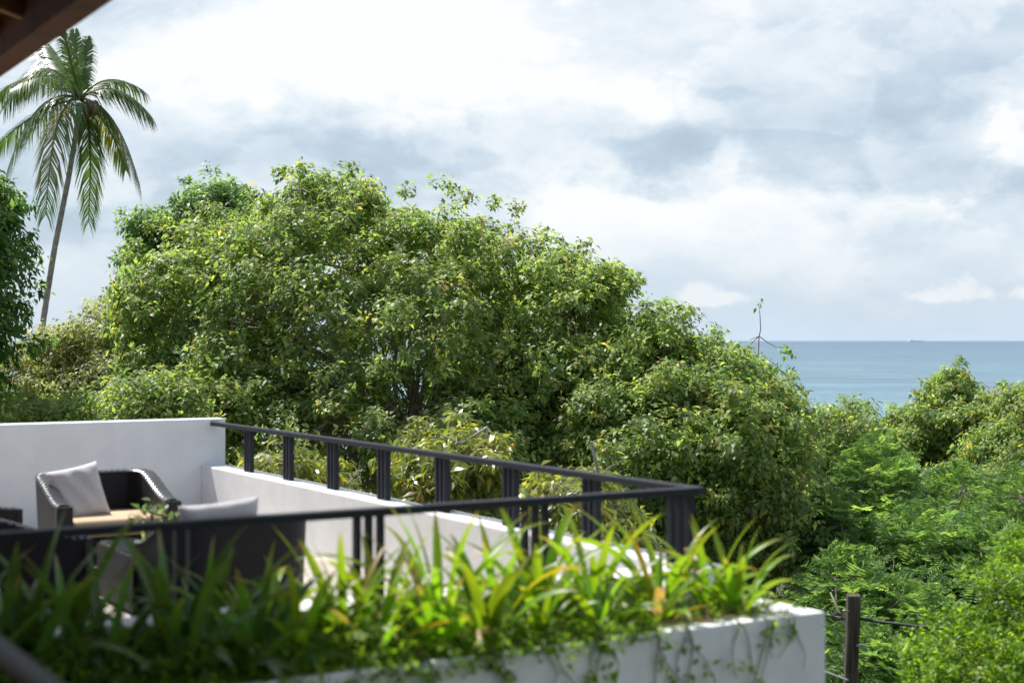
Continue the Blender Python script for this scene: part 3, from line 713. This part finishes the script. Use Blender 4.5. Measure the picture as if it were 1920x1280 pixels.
# ------------------------------------------------------------------ trees
# big spreading tree in the middle
tree('spreading_tree', 'huge dome-shaped broadleaf tree filling the middle behind the railing', 21,
     [E(690, 640, 27.2, 430, 312, 5.2), E(1055, 655, 26.3, 168, 210, 3.6), E(430, 610, 27.5, 200, 225, 4.2), E(605, 425, 27, 140, 106, 2.6), E(760, 850, 24.5, 480, 200, 3.4)],
     600, .56, 56, 8, .118, .06, .45, 'main', M_LEAF, at(800, 900, 27)[:2], 4.6, .30, M_BARK)
tree('spreading_tree', 'rounded broadleaf tree right of the big dome, sloping down beside the sea', 22,
     [E(1300, 830, 24.5, 200, 200, 3.4), E(1370, 900, 24, 150, 190, 3.0), E(1180, 860, 23.5, 190, 190, 2.6), E(1222, 690, 25.6, 92, 128, 2.2), E(1320, 765, 24.8, 125, 125, 2.2), E(1420, 800, 24.5, 95, 125, 1.6)],
     300, .55, 58, 8, .114, .056, .45, 'main', M_LEAF, at(1290, 1000, 25)[:2], 3.2, .22, M_BARK)
tree('pinnate_tree', 'light green tree with leafy sprays rising behind the big dome at its left', 23,
     [E(335, 470, 34, 105, 75, 2.2), E(410, 400, 34, 80, 72, 1.8), E(280, 430, 34, 50, 40, 1.2)],
     80, .6, 44, 9, .17, .06, .35, 'fresh', M_LEAF, at(400, 700, 34)[:2], 9.0, .18, M_BARK)
tree('olive_tree', 'sparse olive-green tree with bare twigs below the leaning palm', 24,
     [E(235, 630, 32, 85, 85, 1.8), E(130, 670, 32, 95, 80, 1.8), E(190, 720, 31, 150, 80, 2.0), E(20, 720, 31, 100, 80, 1.8)],
     150, .5, 36, 7, .11, .05, .3, 'olive', M_LEAF, at(170, 800, 32)[:2], 4.0, .15, M_PBARK)
tree('dark_tree', 'dark green tree cut by the left edge, in front of the palm', 25,
     [E(-40, 405, 23, 68, 95, 1.3), E(-60, 500, 23, 115, 170, 1.8), E(-30, 600, 23, 80, 100, 1.5), E(-120, 650, 23, 120, 160, 1.8)],
     60, .5, 36, 7, .14, .065, .5, 'dark', M_LEAF, at(-120, 800, 23)[:2], 5.0, .2, M_BARK)
tree('shrub', 'mid-green bushy shrub just over the top of the tall white wall', 26,
     [E(330, 770, 22, 150, 75, 1.6), E(120, 790, 23, 170, 55, 1.6), E(-20, 800, 23, 120, 60, 1.4)],
     100, .45, 44, 8, .10, .048, .3, 'main', M_LEAF, at(240, 900, 22)[:2], 1.6, .1, M_BARK, cat='shrub')
# trees beyond, on the slope to the sea
tree('coastal_tree', 'broadleaf tree at the right edge standing tallest against the sea', 27,
     [E(1800, 810, 36, 100, 85, 2.4), E(1880, 800, 35, 90, 80, 2.4), E(1780, 725, 36, 42, 52, 1.2), E(1715, 800, 36, 60, 60, 1.5)],
     130, .5, 42, 8, .15, .06, .45, 'main', M_LEAF, at(1800, 900, 36)[:2], 5.0, .2, M_BARK, group='trees between the garden and the sea')
tree('coastal_tree', 'low broadleaf tree under the open water, left of the tallest one', 28,
     [E(1590, 815, 37, 105, 72, 2.2), E(1700, 850, 36, 100, 95, 2.2), E(1500, 860, 36, 80, 80, 2.0)],
     110, .48, 42, 8, .14, .055, .45, 'main', M_LEAF, at(1620, 900, 37)[:2], 4.5, .18, M_BARK, group='trees between the garden and the sea')
tree('coastal_tree', 'broadleaf tree cut by the right edge, its branch ends over the water', 29,
     [E(1945, 790, 33, 80, 98, 1.8), E(1920, 860, 32, 110, 80, 2.0), E(1830, 905, 31.5, 90, 55, 1.6)],
     70, .5, 42, 8, .14, .055, .45, 'main', M_LEAF, at(1950, 950, 33)[:2], 4.5, .18, M_BARK, group='trees between the garden and the sea')
# feathery saplings on the right slope
FE = [(1640, 930, 25, 115, 85, 'tallest feathery bright-green tree right of the big dome'),
      (1790, 960, 26, 110, 75, 'feathery green tree below the tallest coastal tree'),
      (1900, 980, 24, 100, 90, 'feathery green tree at the right edge above the lime bush'),
      (1560, 1010, 23, 70, 80, 'feathery tree with a shaded left side next to the dome'),
      (1720, 1040, 22, 110, 80, 'feathery tree in the middle of the right slope, over the cable'),
      (1850, 1070, 21, 100, 75, 'feathery tree behind the top of the lime bush'),
      (1590, 1110, 20, 85, 70, 'feathery tree right behind the wooden post'),
      (1700, 1160, 19, 110, 70, 'dark feathery tree crossed by the black cable'),
      (1610, 1240, 18, 110, 80, 'low feathery shrub around the foot of the post')]
for i, (px, py, Y, rx, ry, lab) in enumerate(FE):
    tree('feathery_tree', lab, 40 + i, [E(px, py - 12, Y, rx * .62, ry * 1.1, 1.0), E(px - rx * .5, py + 30, Y + .5, rx * .5, ry * .8, .9), E(px + rx * .55, py + 35, Y - .3, rx * .55, ry * .8, .9), E(px + 10, py + 75, Y + .3, rx * 1.0, ry * .9, 1.2)],
         64, .34, 20, 10, .33, .021, .3, 'feather', M_FEATHER, at(px + 25, py + 120, Y)[:2], 2.2, .06, M_PBARK, group='feathery trees on the slope', kind='frond', limb_r=.032, twig_r=.008)
    t_ = [o for o in COL.objects if o.name.startswith('feathery_tree')][-1]
    for q in range(2):
        dx = RNG.uniform(-.5, .5) * rx; p0 = at(px + dx + RNG.uniform(-30, 30), py + 150, Y - .95); p1 = at(px + dx + RNG.uniform(-10, 45), py - 20 + RNG.uniform(-20, 50), Y - .45)
        pm = (p0 + p1) / 2 + Vector((RNG.uniform(-.06, .06), 0, 0)); m = MB(); p0.z = min(p0.z, p1.z - .8)
        m.tube([p - t_.location for p in (p0, pm, p1)], [.022, .015, .004], 6); m.build('stem', M_PBARK if (i + q) % 5 == 0 else M_BARK, t_, True)
# glossy long-leaved bushes right behind the far railing
MG = [(850, 865, 17.5, 130, 80, 'glossy long-leaved tree with pale forked branches behind the middle of the railing', 300),
      (540, 905, 18.5, 120, 65, 'glossy long-leaved bush behind the railing nearest the tall wall', 160),
      (1080, 960, 15.5, 130, 85, 'glossy yellowish-leaved bush behind the railing towards the corner', 240)]
for i, (px, py, Y, rx, ry, lab, own) in enumerate(MG):
    tree('glossy_tree', lab, 60 + i, [E(px, py, Y, rx, ry, 1.1), E(px - 15, py + 45, Y, rx * 1.1, ry * .9, 1.1)], 44, .34, 20, 8, .17, .044, .75, 'mango', M_GLOSS,
         at(px + 40, py + 120, Y)[:2], 2.6, .09, M_PBARK, group='glossy-leaved trees behind the railing', own=own, limb_r=.045, twig_r=.012, spread=.07)
tree('lime_bush', 'bright yellow-green small-leaved bush in the lower right corner', 70,
     [E(1900, 1170, 13.5, 120, 150, .9), E(1830, 1260, 13, 130, 110, .9), E(1960, 1090, 14, 80, 120, .8)],
     90, .24, 34, 9, .062, .026, -.1, 'lime', M_LEAF, at(1900, 1300, 13.5)[:2], 2.0, .06, M_BARK, cat='bush', limb_r=.03, twig_r=.007, spread=.09, upn=.4)

# low undergrowth covering the slope
def undergrowth():
    rng = np.random.default_rng(80); n = 9000
    y = rng.uniform(11, 62, n); x = (rng.uniform(-.5, .5, n)) * (y + 4) * .95
    ok = ~((y < 18) & (x < 1.5)); x, y = x[ok], y[ok]
    z = ground_z(x, y) + rng.uniform(.1, 1.5, len(x)) * (0.6 + .5 * np.sin(x * .9) * np.sin(y * .7))
    P = np.stack([x, y, z], 1); O = nrm(rng.normal(size=P.shape) * .5 + np.array([0, 0, 1])); ci = np.zeros(len(P), int)
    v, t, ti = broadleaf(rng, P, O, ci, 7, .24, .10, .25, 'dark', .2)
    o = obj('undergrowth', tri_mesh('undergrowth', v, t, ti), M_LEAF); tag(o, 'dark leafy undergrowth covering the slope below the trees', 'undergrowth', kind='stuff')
undergrowth()

# ------------------------------------------------------------------ coconut palm
def palm():
    Y = 45.0; rng = np.random.default_rng(90)
    base = at(62, 720, Y); g = gz(base.x, base.y); loc = Vector((base.x - .6, base.y, g - .05))
    t = thing('coconut_palm', 'tall leaning coconut palm against the clouds at the upper left', 'palm tree', loc)
    pts = [loc.copy()] + [at(px, py, Y) for px, py in ((58, 760), (67, 690), (78, 620), (90, 540), (103, 460), (117, 390), (129, 330), (139, 270), (146, 220), (149, 185))]
    m = MB(); pp = []; rr = []
    for i in range(len(pts) - 1):                    # ringed trunk
        for s in range(6):
            f = s / 6; p = pts[i].lerp(pts[i + 1], f); q = (i + f) / (len(pts) - 1); pp.append(p - loc); rr.append((.10 - .03 * q) * (1.0 + (.06 if s % 2 else 0)) + (.12 * (1 - q * 8) if q < .125 else 0))
    m.tube(pp, rr, 12); m.build('trunk', simple('palm_bark', (.27, .245, .22), .9, .45, 7, .8, 26), t, True)
    top = at(150, 183, Y)
    # fronds: bend and tip on bearings, with depth offsets
    F = [((128, 95, -.4), (118, 50, -.5), .62, 0), ((160, 110, .3), (163, 68, .6), .5, 0), ((145, 120, 0), (140, 55, .4), .6, 0), ((112, 130, 1.0), (70, 72, 1.8), 1, 0),
         ((80, 95, .2), (8, 200, .5), 1, 0), ((100, 125, -1.2), (22, 165, -2.4), 1, 0), ((70, 175, -.5), (12, 325, -.8), 1.1, 0), ((75, 200, .9), (-5, 270, 1.6), 1, 0),
         ((105, 195, -1.5), (86, 398, -2.2), 1.1, 1), ((172, 230, .5), (166, 412, .9), .9, 0),
         ((215, 150, .2), (283, 215, .6), 1, 0), ((200, 135, .9), (268, 168, 1.6), .9, 0), ((62, 128, .8), (-6, 178, 1.4), 1, 0), ((110, 120, .9), (88, 82, 1.5), .7, 0), ((215, 205, .1), (262, 345, .3), 1.1, 1), ((200, 220, 1.2), (235, 315, 1.9), .8, 1)]
    for (bx, by, bd), (tx, ty, td), wl, yel in F:
        p1 = at(bx, by, Y + bd); p2 = at(tx, ty, Y + td); n = 70
        c1 = p1 * 1.35 - top * .18 - p2 * .17          # pull the control point so that the bend is passed
        m = MB(); rach = []; vs = []; fs = []
        for i in range(13):
            f = i / 12; rach.append(top.lerp(c1, f).lerp(c1.lerp(p2, f), f) - loc)
        m.tube(rach, [.04 * (1 - .85 * i / 12) + .006 for i in range(13)], 6)
        Vt, Tt, Ct = [], [], []
        for i in range(n):
            f = .1 + .9 * i / (n - 1); p = top.lerp(c1, f).lerp(c1.lerp(p2, f), f); q = min(1, f + .01); p_ = top.lerp(c1, q).lerp(c1.lerp(p2, q), q)
            tg = (p_ - p); tg = tg.normalized() if tg.length > 1e-6 else (p2 - c1).normalized()
            sd_ = tg.cross(Vector((0, 0, 1))); sd_ = sd_.normalized() if sd_.length > .15 else Vector((1, 0, 0))
            L_ = 1.08 * wl * (math.sin(math.pi * (.16 + .76 * f)) ** .6)
            for sg in (-1, 1):
                if rng.random() < .05: continue
                d = (sd_ * sg * (.75 + .2 * rng.normal() * .5) + tg * (.55 + .5 * f) + Vector((0, 0, -.22 - .18 * rng.random()))).normalized()
                a0 = p - loc; a1 = a0 + d * L_ * .5; a2 = a0 + (d * .92 + Vector((0, 0, -.30 - .25 * rng.random()))) * L_
                wv = d.cross(tg).normalized().cross(d).normalized() * .016
                k = len(Vt); Vt += [a0 - wv, a0 + wv, a1 - wv * 1.25, a1 + wv * 1.25, a2]
                Tt += [(k, k + 1, k + 3), (k, k + 3, k + 2), (k + 2, k + 3, k + 4)]
                c = np.array((.10, .175, .05)) * rng.uniform(.75, 1.25)
                if yel and .3 < f < .8 and rng.random() < .45: c = np.array((.21, .19, .03))
                Ct += [c] * 5
        k = len(Vt); Vt += [Vector(v) for v in m.v]
        for q in m.f:
            for j in range(1, len(q) - 1): Tt.append((q[0] + k, q[j] + k, q[j + 1] + k))
        Ct += [np.array((.13, .14, .04))] * len(m.v)
        obj('frond', tri_mesh('frond', np.array([tuple(v) for v in Vt]), np.array(Tt), np.array(Ct)), M_PALM, t)
    mk = simple('coconut_husk', (.10, .085, .035), .6, .3, 9)
    for i in range(7):
        bm = bmesh.new(); bmesh.ops.create_uvsphere(bm, u_segments=10, v_segments=7, radius=.13)
        for v in bm.verts: v.co.z *= 1.2; v.co.z += .02 * (1 if v.co.z > 0 else -1)
        me = bpy.data.meshes.new('coconut'); bm.to_mesh(me); bm.free(); o = obj('coconut', me, mk, t, True)
        o.location = at(162 + (i % 3) * 8, 196 + (i // 3) * 8, Y - .3 - .1 * (i % 2)) - loc
palm()

# ------------------------------------------------------------------ planting in the trough
def blade(length, width, lean, az, curve, mat, parent, base, twist=0.0):
    """one arching strap leaf with a channelled section, in the parent's axes"""
    n = 12; vs = []; fs = []; al = []
    h = Vector((math.cos(az), math.sin(az), 0)); sdv = Vector((-h.y, h.x, 0)); p = Vector(base); ang = lean
    for i in range(n + 1):
        f = i / n
        d = h * math.sin(ang) + Vector((0, 0, 1)) * math.cos(ang)
        up = -h * math.cos(ang) + Vector((0, 0, 1)) * math.sin(ang)
        tw = twist * f; s = sdv * math.cos(tw) + up * math.sin(tw)
        wv = width / 2 * (.62 + .38 * min(1, f * 4)) * (1 - max(0, (f - .55) / .45) ** 2.0) + .0012
        for k, c in ((-1, .22), (-.5, .05), (0, 0), (.5, .05), (1, .22)):
            vs.append(p + s * wv * k + up * wv * c * 1.2); al.append(f)
        p = p + d * (length / n); ang += curve / n * (.35 + 1.3 * f)
    for i in range(n):
        for k in range(4):
            q = i * 5 + k; fs.append((q, q + 1, q + 6, q + 5))
    me = bpy.data.meshes.new('leaf'); me.from_pydata([tuple(v) for v in vs], [], fs)
    a = me.attributes.new('along', 'FLOAT', 'POINT'); a.data.foreach_set('value', np.array(al, dtype=np.float32))
    return obj('leaf', me, mat, parent, True)

def lily(a, b, hgt, wid, n, label, shade, rng, spread=1.0):
    t = thing('strap_leaf_lily', label, 'plant', T(a, b, Z_PLANT - .07), rng.uniform(0, 6.28), 'strap-leaved lilies in the planter')
    for i in range(n):
        az = i * 2.4 + rng.normal() * .3; inner = i / n
        lean = (.75 - .62 * inner) * spread + rng.normal() * .08; L_ = hgt * rng.uniform(.72, 1.08) * (1.08 if inner > .35 else .9)
        cv = (.5 + 1.35 * (1 - inner)) * rng.uniform(.6, 1.4)
        r = rng.random()
        mat = M_BLADE_SHADE if shade else M_BLADE
        if not shade and r < .04: mat = M_BLADE_Y
        elif not shade and r < .055: mat = M_BLADE_B
        elif shade and r < .012: mat = M_BLADE_Y
        blade(L_, wid * rng.uniform(.8, 1.15), max(.03, lean), az, cv, mat, t, (math.cos(az) * .022, math.sin(az) * .022, 0), rng.normal() * .5)

rng = np.random.default_rng(101)
ORD = ['first', 'second', 'third', 'fourth', 'fifth', 'sixth', 'seventh', 'eighth', 'ninth', 'tenth', 'eleventh', 'twelfth', 'thirteenth', 'fourteenth', 'fifteenth', 'sixteenth', 'seventeenth', 'eighteenth', 'nineteenth', 'twentieth']
rows = [('back', -.30, [.20, .54, .90, 1.22, 1.55, 1.88, 2.2, 2.5, 2.8, 3.1, 3.4, 3.7, 4.0, 4.3]),
        ('front', -.58, [.30, .70, 1.10, 1.42, 1.78, 2.1, 2.42, 2.72, 3.02, 3.32, 3.62, 3.92, 4.22])]
for rn, a, bs in rows:
    for i, b in enumerate(bs):
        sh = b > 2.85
        hg = (.68 if b < 2.6 else .68) + .06 * rng.normal()
        if b > 2.85: hg = .76 + .04 * rng.normal()
        if rn == 'front' and not sh: hg *= .8
        lab = f"{'shaded dark' if sh else 'sunlit'} strap-leaved lily, {ORD[i]} from the right in the planter's {rn} row"
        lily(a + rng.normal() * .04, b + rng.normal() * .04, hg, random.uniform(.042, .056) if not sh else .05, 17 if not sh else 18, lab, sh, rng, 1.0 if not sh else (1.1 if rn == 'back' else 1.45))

# creeping ground cover between the lilies, spilling over the front lip towards the left
def groundcover():
    rng = np.random.default_rng(110); n = 5200
    b = rng.uniform(.1, 5.6, n); a = rng.uniform(PA0 + .1, PA1 - .02, n)
    keep = (b > 1.9) | (rng.random(n) < .3 + .15 * b); a, b = a[keep], b[keep]
    z = Z_PLANT - .05 + rng.uniform(0, .13, len(a)) * (.6 + .6 * np.sin(b * 4.1 + a * 3) ** 2) + np.where(b > 2.4, .05, 0)
    # spill
    m = 1500; b2 = .9 + 4.7 * rng.random(m) ** .8; f = rng.random(m) ** 1.6; drop = (.02 + .05 * np.clip(b2 - .8, 0, 1) + .16 * np.clip(b2 - 2.0, 0, 1.5)) * (1 + .7 * np.sin(b2 * 9) * np.sin(b2 * 23))
    a2 = PA0 + .10 - .15 * f; z2 = Z_PLANT + .03 - drop * f * f
    a = np.concatenate([a, a2]); b = np.concatenate([b, b2]); z = np.concatenate([z, z2])
    P = np.array(CORNER)[None] + a[:, None] * np.array(U) + b[:, None] * np.array(V) + np.stack([np.zeros_like(z), np.zeros_like(z), z], 1)
    O = nrm(rng.normal(size=P.shape) * .5 + np.array([0, 0, 1]) - np.array(U) * .2)
    v, t, ti = broadleaf(rng, P, O, np.zeros(len(P), int), 5, .046, .022, .15, 'lime', .03)
    o = obj('ground_cover', tri_mesh('ground_cover', v, t, ti), M_LEAF); tag(o, 'small-leaved creeping ground cover between the lilies and over the planter lip', 'ground cover', kind='stuff')
    # dried stems and litter along the lip
    m = MB()
    for _ in range(420):
        bb = rng.uniform(.1, 3.6); aa = rng.uniform(PA0 + .04, PA0 + .32); L_ = rng.uniform(.06, .22); an = rng.uniform(0, 3.14)
        p = T(aa, bb, Z_PLANT + rng.uniform(.0, .02)); d = U * math.sin(an) * .5 + V * math.cos(an)
        m.tube([p, p + d * L_ * .5 + Vector((0, 0, rng.uniform(0, .03))), p + d * L_ - Vector((0, 0, .01))], [.003, .0025, .002], 4, False)
    o = m.build('dry_stems', simple('dry_stem', (.24, .155, .085), .9, .35, 9)); tag(o, 'brown dried stems and litter along the planter lip', 'plant litter', kind='stuff')
groundcover()

# vines hanging down the planter front
M_STEM = simple('vine_stem', (.16, .14, .06), .8, .3, 12)
VN = [(.08, .34, 'short leafy vine hanging at the right corner of the planter front'), (.22, .50, 'leafy vine hanging second from the planter corner'), (.47, .42, 'thin nearly bare vine hanging third from the planter corner'),
      (.80, .62, 'long brown-stemmed vine hanging fourth from the planter corner'), (1.02, .60, 'dense leafy vine hanging fifth from the planter corner'), (1.32, .5, 'curling leafy vine hanging sixth from the planter corner'),
      (1.62, .36, 'sparse vine hanging seventh from the planter corner'), (1.95, .62, 'forked leafy vine hanging eighth from the planter corner'), (2.25, .6, 'leafy vine hanging ninth from the planter corner, beside the spilling ground cover')]
rng = np.random.default_rng(120)
for i, (b, ln, lab) in enumerate(VN):
    p0 = T(PA0 + .06, b, Z_PLANT + .02); t = thing('trailing_vine', lab, 'vine', p0, 0, 'vines hanging down the planter front')
    leaf_v, leaf_t, leaf_c = [], [], []; m = MB(); off = 0
    for s in range(2 + i % 2):
        pts = []; bb = rng.normal() * .04
        for k in range(12):
            f = k / 11; out = -.055 - .03 * min(1, f * 6) - .012 * math.sin(f * 9 + s)
            zz = .015 * math.sin(min(1, f * 5) * math.pi) - ln * max(0, f - .1) * (1 - .25 * s)
            pts.append(U * out * min(1, f * 8) + V * (bb * f * 3 + .02 * math.sin(f * 7 + i + s)) + Vector((0, 0, zz)))
        m.tube(pts, [.0042 - .002 * k / 11 for k in range(12)], 5, False)
        nl = int(ln * (8 if 'bare' not in lab and 'sparse' not in lab else 5)); pk = rng.uniform(.1, 1, nl)
        P = np.array([np.array(pts[int(x * 10.9)]) for x in pk]) - np.array(U) * .012
        v, tr, ti = broadleaf(rng, P, nrm(rng.normal(size=P.shape) * .4 - np.array(U) + np.array([0, 0, .2])), np.zeros(nl, int), 3, .05, .026, .4, 'lime', .02)
        leaf_v.append(v); leaf_t.append(tr + off); leaf_c.append(ti); off += len(v)
    m.build('stem', M_STEM, t, True); obj('foliage', tri_mesh('foliage', np.concatenate(leaf_v), np.concatenate(leaf_t), np.concatenate(leaf_c)), M_LEAF, t)

# ------------------------------------------------------------------ potted plant on the table
pp = thing('potted_plant', 'small variegated potted plant standing on the coffee table', 'potted plant', T(3.82, 2.06, Z_FLOOR + .42))
bm = bmesh.new(); m = MB()
prof = [(.0, .002), (.045, .002), (.062, .11), (.066, .118), (.06, .12), (.055, .105), (0, .10)]; ns = 20
for r, z in prof:
    for k in range(ns): m.v.append((max(r, .0005) * math.cos(2 * math.pi * k / ns), max(r, .0005) * math.sin(2 * math.pi * k / ns), z))
for i in range(len(prof) - 1):
    for k in range(ns): m.f.append((i * ns + k, i * ns + (k + 1) % ns, (i + 1) * ns + (k + 1) % ns, (i + 1) * ns + k))
m.build('pot', simple('white_glaze', (.7, .7, .68), .25, .04), pp, True)
rng = np.random.default_rng(130)
PAL['pot'] = [((.16, .22, .10), .5), ((.30, .34, .20), .3), ((.07, .13, .05), .2)]
ms = MB()
for k in range(34):
    d = nrm(rng.normal(size=3) * np.array([1, 1, .5]) + np.array([0, 0, 1.0])); ln = rng.uniform(.07, .19); p = Vector(d * ln) * 1.0 + Vector((0, 0, .10))
    ms.tube([(0, 0, .10), Vector(d * ln * .5) + Vector((0, 0, .115)), p], [.003, .0025, .002], 4, False)
    P = np.array([tuple(p)] * 2); v, tr, ti = broadleaf(rng, P, np.array([d, d]), np.zeros(2, int), 1, .078, .044, .3, 'pot', .01)
    for j in range(2): obj('leaf', tri_mesh('leaf', v[j * 5:j * 5 + 5], LEAF_T, ti[j * 5:j * 5 + 5]), M_LEAF, pp)
ms.build('stems', M_STEM, pp, True)

# ------------------------------------------------------------------ wooden post, cables
PY = 15.0
pb = at(1585, 1280, PY); pt = at(1600, 1113, PY); loc = Vector((pb.x - .06, PY, gz(pb.x, PY) - .3))
po = thing('wooden_post', 'weathered dark wooden utility post behind the right end of the planter', 'post', loc)
m = MB(); s = .062; lo = loc + Vector((0, 0, 0)); vs = []; fs = []
for i in range(13):
    f = i / 12; p = lo.lerp(pt, f) - loc; w = s * (1.12 - .1 * f)
    for (cx, cy) in ((-1, -.8), (-.75, -1), (.8, -1), (1, -.75), (1, .8), (.8, 1), (-.8, 1), (-1, .8)):
        vs.append((p.x + cx * w + random.uniform(-.004, .004), p.y + cy * w + random.uniform(-.004, .004), p.z + (random.uniform(-.012, .012) if i == 12 else 0)))
for i in range(12):
    for k in range(8): fs.append((i * 8 + k, i * 8 + (k + 1) % 8, (i + 1) * 8 + (k + 1) % 8, (i + 1) * 8 + k))
fs.append(tuple(96 + k for k in range(8))); m.add(vs, fs); m.build('pole', M_POST, po)
M_STEEL = simple('galvanised_steel', (.55, .57, .6), .35, .1, 9, metal=.8); M_CABLE = simple('black_cable', (.012, .012, .014), .5, .1)
m = MB(); q = at(1586, 1142, PY) - loc; m.tube([q + Vector((.06, -.03, -.03)), q + Vector((-.02, -.07, .02)), q + Vector((-.05, -.07, .015))], .009, 6); m.build('hook', M_STEEL, po, True)
m = MB(); q = at(1612, 1205, PY) - loc; m.tube([q + Vector((-.05, -.05, .0)), q + Vector((.01, -.07, .012)), q + Vector((.045, -.07, .0)), q + Vector((.05, -.07, -.06))], [.014, .016, .014, .008], 7); m.build('bracket', M_STEEL, po, True)
def cable(name, label, pts, r, mat, sag=.0, n=14, wob=0):
    P = []
    for i in range(len(pts) - 1):
        for k in range(n):
            f = k / n; p = pts[i].lerp(pts[i + 1], f); p.z -= sag * 4 * f * (1 - f); p += Vector((random.uniform(-wob, wob), random.uniform(-wob, wob), random.uniform(-wob, wob))); P.append(p)
    P.append(pts[-1]); loc = P[0].copy(); m = MB(); m.tube([p - loc for p in P], r, 7); o = m.build(name, mat, None, True); o.location = loc
    return tag(o, label, 'cable')
cable('power_cable', 'thick black cable strung from the wooden post towards the lime bush', [at(1607, 1156, PY - .02), at(1800, 1178, PY - .6), at(1990, 1196, PY - 1.2)], .015, M_CABLE, .01, wob=.002)
cable('power_cable', 'black cable running from the wooden post to the left behind the planter', [at(1594, 1156, PY + .1), at(1540, 1148, PY + .3), at(1430, 1150, PY + .9)], .014, M_CABLE, .01)
cable('stay_wire', 'pale wire running from the wooden post down behind the planter corner', [at(1590, 1272, PY - .1), at(1530, 1250, PY - .2), at(1400, 1215, PY - .5)], .009, simple('pale_wire', (.72, .74, .76), .4, .05))
# tangle of spare cable looped on the post
m = MB(); c0 = at(1570, 1153, PY - .06); lp = []
for k in range(60):
    f = k / 59; an = f * 6.28 * 4; lp.append(Vector((.055 * math.cos(an) + .05 * (f - .5), .02 * math.sin(3 * an), .03 * math.sin(an) + .012 * math.sin(an * 2.3))))
m.tube(lp, .005, 5); o = m.build('cable_coil', M_CABLE, None, True); o.location = c0; tag(o, 'small tangled coil of black cable hanging at the left of the post', 'cable')

# ------------------------------------------------------------------ bare sapling by the sea, ship
sp_loc = at(1418, 740, 24.0); bs = thing('bare_sapling', 'thin bare sapling with drooping side twigs rising above the trees before the sea', 'sapling', sp_loc)
Y = 24.0; q = lambda px, py, dy=0: at(px, py, Y + dy) - sp_loc
m = MB(); m.tube([q(1418, 740), q(1421, 690), q(1423, 630), q(1426, 615), q(1425, 590), q(1423, 570)], [.013, .011, .010, .008, .007, .004], 6)
m.build('trunk', M_PBARK, bs, True)
for pts in ([(1423, 628), (1410, 640), (1404, 655), (1401, 672)], [(1423, 628), (1412, 632), (1406, 634)], [(1424, 628), (1440, 640), (1455, 648), (1478, 650)], [(1421, 660), (1412, 680), (1408, 700)], [(1422, 670), (1436, 690), (1440, 705)]):
    m = MB(); m.tube([q(x, y, .1 * i) for i, (x, y) in enumerate(pts)], [.009 - .0018 * i for i in range(len(pts))], 5); m.build('branch', M_PBARK, bs, True)
rng = np.random.default_rng(140)
P = np.array([tuple(q(x + rng.normal() * (7 if n > 5 else 1.5), y + rng.normal() * (4 if n > 5 else 2), rng.normal() * (.15 if n > 5 else .02))) for (x, y, n) in ((1424, 570, 4), (1472, 650, 12), (1480, 662, 7), (1455, 690, 14), (1470, 694, 8), (1402, 660, 3)) for _ in range(n)])
v, tr, ti = broadleaf(rng, P, nrm(rng.normal(size=P.shape) + np.array([0, 0, .6])), np.zeros(len(P), int), 3, .09, .042, .4, 'lime', .05)
obj('foliage', tri_mesh('foliage', v, tr, ti), M_LEAF, bs)['kind'] = 'stuff'

SY = 26000.0; s0 = at(1717, 0, SY); sh = thing('cargo_ship', 'distant pale cargo ship on the horizon', 'ship', (s0.x, SY, SEA_Z)); sh.scale = (2.8, 2.8, 2.8)
mg_ = simple('ship_haze_grey', (.80, .84, .88), .7, .03)  # paint lightened to stand in for distance haze on the backlit ship
m = MB(); hv = []
for x, hw in ((-42, 5), (-38, 7), (30, 7), (40, 4), (45, .3)):
    for z in (-2, 7 + (2 if x > 35 or x < -35 else 0)): hv += [(x, -hw, z), (x, hw, z)]
m.v = hv
for i in range(4):
    k = i * 4; m.f += [(k, k + 4, k + 6, k + 2), (k + 1, k + 3, k + 7, k + 5), (k + 2, k + 6, k + 7, k + 3), (k, k + 1, k + 5, k + 4)]
m.f += [(0, 2, 3, 1), (16, 17, 19, 18)]; m.build('hull', mg_, sh)
m = MB(); m.box((-36, -5, 8.8), (-26, 5, 17)); m.box((-35, -5.5, 17), (-29, 5.5, 19)); m.build('bridge_house', simple('ship_white', (.85, .87, .9), .7, .03), sh)
m = MB(); m.box((-35, -1.5, 19), (-32, 1.5, 23)); m.build('funnel', mg_, sh)
m = MB(); m.tube([(20, 0, 7), (20, 0, 18)], .5, 6); m.build('mast', mg_, sh)
m = MB(); m.tube([(-5, 0, 7), (-5, 0, 15)], .5, 6); m.build('mast', mg_, sh)
